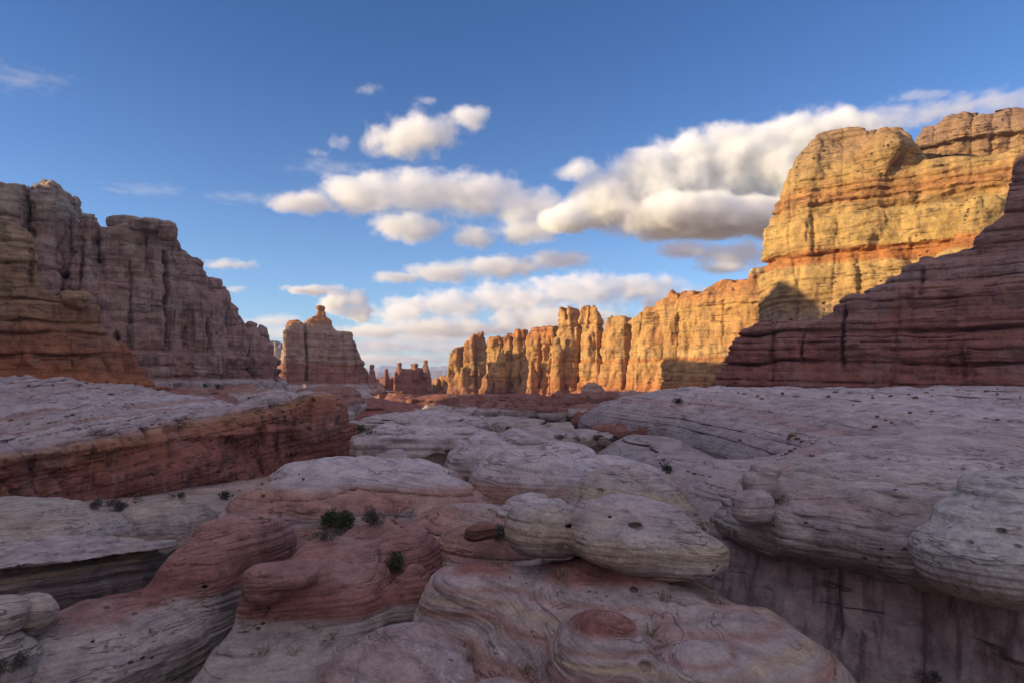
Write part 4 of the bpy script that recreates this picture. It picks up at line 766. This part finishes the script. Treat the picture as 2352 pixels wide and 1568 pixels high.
# ------------------------------------------------------------------ placing things where a sight line meets the rock
def tree():
    P = np.concatenate([p for p, q in SOLIDS]); k = np.cumsum([0] + [len(p) for p, q in SOLIDS[:-1]])
    Q = np.concatenate([q + o for (p, q), o in zip(SOLIDS, k)])
    return BVHTree.FromPolygons(P.tolist(), Q.tolist())
BV = tree()
def hit(u, v):
    d = Vector((u - UC, F, VH - v)).normalized()
    p, n, i, t = BV.ray_cast(Vector((0, 0, EYE)), d)
    return p, n
def drop(x, y, z=80.):
    p, n, i, t = BV.ray_cast(Vector((x, y, z)), Vector((0, 0, -1)))
    return p

# ------------------------------------------------------------------ shrubs
def leafmat(name, c, c2):
    g = G(name); oi = g.n('ShaderNodeObjectInfo'); geo = g.n('ShaderNodeNewGeometry')
    col = g.mix(g.rng(geo.outputs['Random Per Island'], 0, 1), c, c2)
    g.L.new(col, g.b.inputs['Base Color']); g.b.inputs['Roughness'].default_value = .8
    return g.m
m_jun = leafmat('juniper foliage', (.045, .055, .03), (.09, .10, .05)); m_sage = leafmat('grey shrub foliage', (.07, .07, .06), (.13, .12, .10)); m_twig = leafmat('dry twigs', (.09, .07, .055), (.16, .13, .10))
def shrub_mesh(seed, n, w, h, leaf, spiky=0.):
    r = np.random.RandomState(seed)
    k = 9 + seed % 4
    cen = r.normal(0, 1, (k, 3)) * (w * .30, w * .30, h * .16) + (0, 0, h * .52); rad = r.uniform(.22, .42, k) * min(w, h)
    ci = r.randint(0, k, n); dv = r.normal(0, 1, (n, 3)); dv /= np.linalg.norm(dv, axis=1)[:, None]
    c = cen[ci] + dv * rad[ci][:, None] * r.uniform(.45, 1.12, n)[:, None]; c[:, 2] = np.maximum(c[:, 2], .03 * h + .05 * r.rand(n))
    a = dv + r.normal(0, .5, (n, 3)) + (0, 0, .5); a /= np.linalg.norm(a, axis=1)[:, None]
    b = np.cross(a, r.normal(0, 1, (n, 3))); b /= np.linalg.norm(b, axis=1)[:, None]
    s = leaf * r.uniform(.5, 1.4, n)[:, None]
    P = np.stack([c - b * s * .35, c + b * s * .35, c + a * s * 1.5 + b * s * .1, c + a * s * 1.4 - b * s * .25], 1).reshape(-1, 3)
    return P, np.arange(n * 4).reshape(-1, 4)
def stick(pts, r0, r1, seg=5):
    P = []; n = len(pts)
    for i, p in enumerate(pts):
        p = np.array(p); t = np.array(pts[min(i + 1, n - 1)]) - np.array(pts[max(i - 1, 0)]); t = t / np.linalg.norm(t)
        a = np.cross(t, (.3, .9, .2)); a /= np.linalg.norm(a); b = np.cross(t, a); r = r0 + (r1 - r0) * i / (n - 1)
        for k in range(seg): P.append(p + r * (math.cos(k * 2 * math.pi / seg) * a + math.sin(k * 2 * math.pi / seg) * b))
    Q = [(i * seg + k, i * seg + (k + 1) % seg, (i + 1) * seg + (k + 1) % seg, (i + 1) * seg + k) for i in range(n - 1) for k in range(seg)]
    return np.array(P), np.array(Q)
def sticks(seed, n, w, h, r0, bend=.3, branch=2):
    r = np.random.RandomState(seed); Ps = []; Qs = []; o = 0
    def add(p, d, L, rad, dep):
        nonlocal o
        pts = [p]
        for i in range(5):
            d = d + r.normal(0, bend * .45, 3); d = d / np.linalg.norm(d); pts.append(pts[-1] + d * L / 5)
        P, Q = stick(pts, rad, rad * .35); Ps.append(P); Qs.append(Q + o); o += len(P)
        if dep:
            for j in range(branch + r.randint(0, 2)):
                add(pts[r.randint(2, 5)], d + r.normal(0, .75, 3), L * r.uniform(.35, .6), rad * .5, dep - 1)
    for i in range(n):
        a = r.uniform(0, 6.28); d = np.array([math.cos(a) * r.uniform(.2, .9) * w / h, math.sin(a) * .6 * w / h, 1.]); add(np.array([r.normal(0, .04) * w, r.normal(0, .04) * w, -.05]), d / np.linalg.norm(d), h * r.uniform(.7, 1.05), r0, 2)
    return np.concatenate(Ps), np.concatenate(Qs)
def shrub(u, v, wpx, hpx, label, mat=None, cat='shrub', seed=0, group='shrubs among the rocks', n=None):
    p, nr = hit(u, v)
    if p is None: return
    d = p.y; w = .8 * wpx / F * d; h = .82 * hpx / F * d
    root = bpy.data.objects.new('shrub', None); COL.objects.link(root); root.location = p; props(root, label, cat, group)
    big = wpx > 34
    P, Q = shrub_mesh(seed, n or (1500 if big else 320), w, h, (.075 if big else .14) * min(w, h) * (1 if big else 1.2))
    o = link_mesh('foliage', P + np.array(p), Q, mat or m_jun, origin=p, parent=root, smooth=False)
    P, Q = sticks(seed + 1, 4, w * .8, h * .8, .018 * h)
    link_mesh('stem', P + np.array(p), Q, m_twig, origin=p, parent=root)
for i, a in enumerate((
        (772, 1222, 72, 66, 'bushy dark green juniper shrub in the hollow beside the red-topped mound', m_jun),
        (858, 1200, 48, 40, 'smaller olive shrub right of the bushy juniper', m_sage),
        (752, 1238, 60, 28, 'low grey brush at the foot of the bushy juniper', m_sage),
        (268, 1172, 84, 34, 'wide grey shrub behind the swirled pale mound on the left', m_sage),
        (225, 1168, 40, 24, 'small dry shrub left of the wide grey shrub', m_sage),
        (411, 1146, 38, 18, 'small round dark shrub on the sandy strip below the red bench', m_jun),
        (519, 1146, 26, 22, 'dark shrub at the left tip of the pink banded bench', m_jun),
        (1160, 1240, 62, 44, 'grey green shrub pressed against the left lobe of the cap boulder', m_sage),
        (908, 1308, 62, 46, 'dark shrub inside the hollow of the second red-layered mound', m_jun),
        (1531, 1086, 22, 24, 'lone dark shrub at the edge of the pale slope above the round dome', m_jun),
        (830, 994, 30, 20, 'dark shrub in the shade right of the red bench end', m_jun),
        (850, 996, 20, 10, 'low scrub beside the shrub at the red bench end', m_sage),
        (2140, 1575, 90, 40, 'dry grass-like shrub at the bottom right below the stained wall', m_sage),
        (26, 1540, 70, 44, 'dark brush in the gully at the bottom left corner', m_sage),
        (470, 890, 22, 12, 'small shrub on the pale slope below the tall left cliff', m_jun),
        (502, 892, 18, 12, 'small round shrub left of the dark gap in the left cliffs', m_jun),
        (1290, 1008, 30, 12, 'dark shrub at the left end of the line of valley shrubs', m_jun),
        (1325, 1012, 30, 12, 'dark shrub second from the left in the line of valley shrubs', m_jun),
        (1372, 1010, 24, 14, 'dark shrub in the middle of the line of valley shrubs', m_jun),
        (1408, 1014, 34, 16, 'largest dark shrub at the right end of the line of valley shrubs', m_jun),
        (1168, 985, 16, 8, 'tiny dark shrub on the broken-edged valley ledge', m_jun),
        (1248, 975, 18, 8, 'tiny dark shrub beside the rounded pale valley block', m_jun),
        (1555, 925, 18, 14, 'dark shrub on the upper red ledge', m_jun),
        (985, 925, 18, 8, 'tiny dark shrub at the far left end of the pale valley blocks', m_jun))):
    shrub(a[0], a[1], a[2], a[3], a[4], a[5], seed=i + 1)
def twig_plant(u, v, wpx, hpx, label, seed, n=5):
    p, nr = hit(u, v)
    if p is None: return
    d = p.y; P, Q = sticks(seed, n, wpx / F * d, hpx / F * d, .011, .35, 2)
    o = link_mesh('dead_shrub', P + np.array(p), Q, m_twig, origin=p); props(o, label, 'shrub')
twig_plant(905, 1192, 40, 52, 'leafless twiggy shrub right of the olive shrub', 5)
twig_plant(940, 1186, 40, 36, 'leafless bent twig shrub farthest right of the shrub row', 8, 3)
twig_plant(2120, 1600, 150, 110, 'bare pale twigs sticking up at the bottom right', 9, 12)

# ------------------------------------------------------------------ loose stones on the pale slope
def stone_mesh(seed):
    r = np.random.RandomState(seed)
    P, Q = surface(ell((0, 0, .1), (1, .75, .55), 2.6, 2.6), .14)
    P = P + .18 * np.stack([fbm(P[:, 0] + seed * 9, P[:, 1], P[:, 2], .9, 2, k) for k in range(3)], 1)
    return P, Q
SM = [stone_mesh(k) for k in range(3)]; protos = []
for P, Q in SM:
    me = bpy.data.meshes.new('stone'); fill(me, P, Q); me.materials.append(m_stone); protos.append(me)
for i, (u, v, r, lab) in enumerate(((1820, 1000, 9, 'largest red stone at the top of the upper stone heap on the pale slope'), (1832, 1008, 7, 'red stone on the right of the upper stone heap'), (1812, 1006, 5, 'small red stone on the left of the upper stone heap'), (1842, 1014, 5, 'small stone trailing below the upper stone heap'),
        (1816, 1036, 8, 'wide flat red stone of the lower stone heap'), (1806, 1042, 5, 'small stone left in the lower stone heap'), (1826, 1030, 5, 'small stone right in the lower stone heap'), (1795, 1046, 4, 'pebble below the lower stone heap'),
        (2010, 980, 7, 'lone round red stone high on the pale slope'), (2015, 957, 6, 'flat stone near the top of the pale slope'), (2035, 965, 4, 'pebble right of the lone round stone'), (2048, 970, 4, 'small dark pebble among the upper slope rubble'), (2090, 948, 6, 'flat dark stone near the foot of the red ledge'), (2140, 945, 5, 'small dark stone farthest right on the pale slope'),
        (1700, 1010, 5, 'dark stone by itself on the left part of the pale slope'), (1866, 1148 - 130, 4, 'pebble right of the upper stone heap'), (1865, 1047, 7, 'dark stone in the groove above the shelf'), (1960, 930, 4, 'small stone just below the red ledge'))):
    p, nr = hit(u, v)
    if p is None: continue
    o = bpy.data.objects.new('stone', protos[i % 3]); COL.objects.link(o); s = r / F * p.y
    o.location = p; o.scale = (s, s, s); o.rotation_euler = (random.Random(i).uniform(-.2, .2), 0, i * 1.9); props(o, lab, 'stone', 'loose stones on the pale slope')

# fallen blocks along the cliff feet
rb_ = random.Random(12)
for lab, grp, n, (ua, ub), (va, vb), (ra, rc) in (('dark red fallen block at the foot of the dark red ledge', 'fallen blocks below the dark red ledge', 26, (1690, 2350), (893, 916), (3, 9)),
        ('red fallen block at the foot of the red overhanging bench', 'fallen blocks below the red bench', 18, (130, 820), (1078, 1140), (3, 9)),
        ('fallen block on the ground below the golden fins', 'fallen blocks below the golden fins', 22, (1020, 1640), (905, 935), (2, 5)),
        ('brown fallen block at the foot of the brown outcrop', 'fallen blocks below the brown outcrop', 14, (20, 330), (868, 885), (3, 8))):
    for i in range(n):
        p, nr = hit(rb_.uniform(ua, ub), rb_.uniform(va, vb)); r = rb_.uniform(ra, rc) * rb_.uniform(.6, 1)
        if p is None or nr.z < .45: continue
        o = bpy.data.objects.new('fallen_block', protos[i % 3]); COL.objects.link(o); k = r / F * p.y
        o.location = p; o.scale = (k, k * rb_.uniform(.7, 1.2), k * rb_.uniform(.7, 1.3)); o.rotation_euler = (rb_.uniform(-.4, .4), rb_.uniform(-.3, .3), rb_.uniform(0, 6)); props(o, lab, 'boulder', grp)

# ------------------------------------------------------------------ gravel and dry grass caught in the hollows
def litter():
    r = np.random.RandomState(4); base = [np.array(me.vertices[i].co) for me in protos[:1] for i in range(0)]
    cube = np.array([(a, b, c) for a in (-1, 1) for b in (-1, 1) for c in (-1, 1)], float) * (.6, .5, .35); cq = np.array([(0, 1, 3, 2), (4, 6, 7, 5), (0, 4, 5, 1), (2, 3, 7, 6), (0, 2, 6, 4), (1, 5, 7, 3)])
    GP, GQ, HP, HQ = [], [], [], []; go = ho = 0
    for k in range(9000):
        d = 12 * (9. ** r.rand()); x = X(r.uniform(0, 2352), d)
        p, n, i, t = BV.ray_cast(Vector((x, d, 40)), Vector((0, 0, -1)))
        if p is None or n.z < .75: continue
        w = .05 * d ** .8; q = [BV.ray_cast(Vector((x + a * w, d + b * w, 40)), Vector((0, 0, -1)))[0] for a, b in ((1, 0), (-1, 0), (0, 1), (0, -1))]
        if any(o is None for o in q): continue
        conc = sum(o.z for o in q) / 4 - p.z
        if conc < (.10 if d < 26 else .2) * w: continue
        for j in range(r.randint(3, 12)):
            a = r.normal(0, .35 * w, 2); h = BV.ray_cast(Vector((x + a[0], d + a[1], 40)), Vector((0, 0, -1)))[0]
            if h is None or abs(h.z - p.z) > w: continue
            s = r.uniform(.008, .03 if r.rand() < .9 else .06) * (d / 18) ** .7; ang = r.uniform(0, 6.28); c, sn = math.cos(ang), math.sin(ang)
            v = (cube * s * r.uniform(.6, 1.4, 3)) * (1 + r.uniform(-.35, .35, (8, 1))); v = np.stack([c * v[:, 0] - sn * v[:, 1], sn * v[:, 0] + c * v[:, 1], v[:, 2]], 1)
            GP.append(v + np.array(h) + (0, 0, .1 * s)); GQ.append(cq + go); go += 8
        if r.rand() < .09 and d < 60:
            m = r.randint(18, 40); hgt = r.uniform(.12, .32)
            b0 = np.array(p) + np.column_stack([r.normal(0, .08, (m, 2)), np.full(m, -.02)]); tip = b0 + np.column_stack([r.normal(0, .11, (m, 2)), hgt * r.uniform(.5, 1.1, m)]); sd = np.column_stack([r.normal(0, 1, (m, 2)), np.zeros(m)]) * .008
            HP.append(np.stack([b0 - sd, b0 + sd, tip + sd * .3, tip - sd * .3], 1).reshape(-1, 3)); HQ.append(np.arange(m * 4).reshape(-1, 4) + ho); ho += m * 4
    props(link_mesh('gravel', np.concatenate(GP), np.concatenate(GQ), leafmat('gravel chips', (.15, .085, .065), (.33, .26, .22)), smooth=False), 'loose reddish gravel and chips caught in the hollows of the slickrock', 'gravel', kind='stuff')
    props(link_mesh('dry_grass', np.concatenate(HP), np.concatenate(HQ), leafmat('dry grass', (.16, .13, .08), (.28, .23, .14)), smooth=False), 'dry straw-coloured grass tufts in the cracks of the slickrock', 'grass', kind='stuff')
litter()

# ------------------------------------------------------------------ clouds: real volumes far beyond the canyon
def cloud(label, blobs, d, dens=.03, amp=.9, scale=300., edge=.35, flat=None, detail=5., step=.12, sq=1.):
    bl = []
    for u, v, ru, rv in blobs:
        bl.append(((X(u, d), d, Z(v, d)), ru / F * d, ru / F * d * .7, rv / F * d))
    b0 = [min(b[0][i] - b[1 + i] * 1.15 for b in bl) for i in range(3)]; b1 = [max(b[0][i] + b[1 + i] * 1.15 for b in bl) for i in range(3)]
    P, Q = surface(union([ell(c, (a * 1.18, b * 1.18, e * 1.22)) for c, a, b, e in bl], 20.), max(b1[0] - b0[0], 1) / 60)
    g = G('cloud vapour'); g.N.clear()
    out = g.n('ShaderNodeOutputMaterial'); pv = g.n('ShaderNodeVolumePrincipled', {'Color': (.985, .995, 1, 1), 'Anisotropy': 0.}); g.L.new(pv.outputs[0], out.inputs[1])
    geo = g.n('ShaderNodeNewGeometry'); cur = None
    for c, a, b, e in bl:
        q = g.n('ShaderNodeVectorMath', {0: g.n('ShaderNodeVectorMath', {0: geo.outputs[0], 1: c}, operation='SUBTRACT').outputs[0], 1: (a, b, e)}, operation='DIVIDE').outputs[0]
        n = g.n('ShaderNodeVectorMath', {0: q}, operation='LENGTH').outputs['Value']
        cur = n if cur is None else g.math('SMOOTH_MIN', cur, n, .3)
    no = g.noise(g.vscale(geo.outputs[0], (1, 1, sq)), 1 / scale, detail, .62)
    a = g.math('MULTIPLY_ADD', no, amp * 2, g.math('SUBTRACT', .8 - amp, cur))
    den = g.rng(a, 0, edge, 0, dens)
    if flat is not None:
        zf = Z(flat, d); den = g.math('MULTIPLY', den, g.rng(g.n('ShaderNodeSeparateXYZ', {0: geo.outputs[0]}).outputs[2], zf - 40, zf + 60))
    g.L.new(den, pv.inputs['Density'])
    try: g.m.cycles.volume_step_rate = step
    except Exception: pass
    o = link_mesh('cloud', P, Q, g.m); props(o, label, 'cloud', 'clouds in the evening sky')
cloud('huge white cumulus with a grey flat base left of the sunlit butte', [(1300, 505, 90, 48), (1400, 465, 125, 96), (1490, 425, 140, 130), (1590, 415, 130, 140), (1680, 385, 140, 146), (1800, 370, 165, 150), (1920, 330, 150, 105), (1600, 500, 290, 62), (1800, 500, 200, 64)], 14000, dens=.014, scale=680, amp=.5, edge=.5, flat=550, detail=8.)
cloud('medium white cumulus alone in the upper middle of the sky', [(970, 308, 120, 66), (890, 318, 80, 50), (1080, 270, 75, 36), (900, 345, 60, 28)], 13000, dens=.009, scale=520, amp=.9, edge=.75)
cloud('long grey and white layered cloud left of the huge cumulus', [(700, 466, 130, 30), (830, 448, 160, 62), (960, 440, 170, 68), (1090, 448, 160, 68), (1215, 478, 140, 64), (940, 522, 120, 48), (1090, 545, 90, 36), (1210, 530, 110, 44), (1335, 392, 80, 36)], 15000, dens=.0055, scale=520, amp=.75, sq=1.5, edge=.7, detail=7.)
cloud('small cloud shelf below the huge cumulus', [(1570, 572, 100, 34), (1690, 585, 130, 44), (1660, 618, 90, 18)], 16000, dens=.006, scale=520, amp=.8, sq=1.4, edge=.75)
cloud('low streaky cloud band above the golden fins', [(920, 638, 100, 16), (1020, 626, 130, 32), (1150, 612, 150, 36), (1280, 596, 120, 30)], 17000, dens=.0045, scale=480, amp=.8, sq=1.6, edge=.75)
cloud('small puffy cloud above the pointed butte', [(720, 668, 80, 14), (785, 690, 80, 40), (815, 718, 60, 30)], 18000, dens=.007, scale=460, amp=.95, sq=1.3, edge=.5)
cloud('broad low cloud bank behind the golden fins', [(930, 715, 120, 46), (1040, 700, 140, 52), (1180, 690, 170, 56), (1330, 670, 170, 54), (1470, 665, 150, 44), (1020, 755, 220, 32), (860, 762, 140, 22), (1300, 740, 260, 50), (1560, 690, 160, 40)], 22000, dens=.0026, scale=560, amp=1.05, sq=1.4, edge=.7)
cloud('thin low cloud bank just above the horizon', [(700, 765, 200, 24), (880, 795, 220, 26), (1000, 778, 200, 24), (640, 738, 120, 20), (1120, 800, 260, 26), (860, 825, 300, 18)], 27000, dens=.0013, scale=700, amp=1.0, sq=1.9, edge=.8)
cloud('thin wispy cloud trailing right from the huge cumulus', [(2000, 285, 170, 34), (2160, 258, 180, 26), (2320, 238, 160, 24), (2110, 222, 80, 12)], 15000, dens=.0014, scale=420, amp=1.15, sq=1.6, edge=.7)
cloud('small flat cloud to the left, beside the tall left cliff', [(520, 607, 85, 16), (535, 664, 45, 11)], 17000, dens=.0026, scale=330, amp=1.1, sq=1.8, edge=.7)
cloud('faint little wisp near the top of the sky', [(848, 206, 44, 16)], 13000, dens=.0014, scale=220, amp=1.15, sq=1.4, edge=.7)
cloud('faint scrap of cloud left of the medium cumulus', [(778, 326, 34, 24), (730, 350, 34, 14)], 13000, dens=.0018, scale=240, amp=1.1, edge=.6)
cloud('faint shred of cloud above the medium cumulus', [(975, 230, 36, 11)], 13000, dens=.0018, scale=220, amp=1.1, edge=.6)
cloud('thin high streak of cloud at the left edge of the sky', [(20, 180, 190, 7), (90, 186, 90, 5)], 15000, dens=.0009, scale=420, amp=1.1, sq=4., edge=.8)
cloud('faint veil of cloud left of the layered cloud', [(760, 385, 140, 14), (560, 456, 140, 7), (340, 435, 150, 7)], 16000, dens=.0006, scale=420, amp=1.1, sq=3., edge=.8)

# ------------------------------------------------------------------ evening air
def air():
    x, y0, y1, z0, z1 = 14000., -700., 11800., -250., 112.
    P = np.array([(a, b, c) for a in (-x, x) for b in (y0, y1) for c in (z0, z1)]); Q = np.array([(0, 1, 3, 2), (4, 6, 7, 5), (0, 4, 5, 1), (2, 3, 7, 6), (0, 2, 6, 4), (1, 5, 7, 3)])
    g = G('evening air'); g.N.clear(); out = g.n('ShaderNodeOutputMaterial'); pv = g.n('ShaderNodeVolumePrincipled', {'Color': (.62, .74, 1, 1), 'Density': .00011, 'Anisotropy': .2}); g.L.new(pv.outputs[0], out.inputs[1])
    props(link_mesh('haze', P, Q, g.m, smooth=False), kind='stuff')
air()
#TAIL
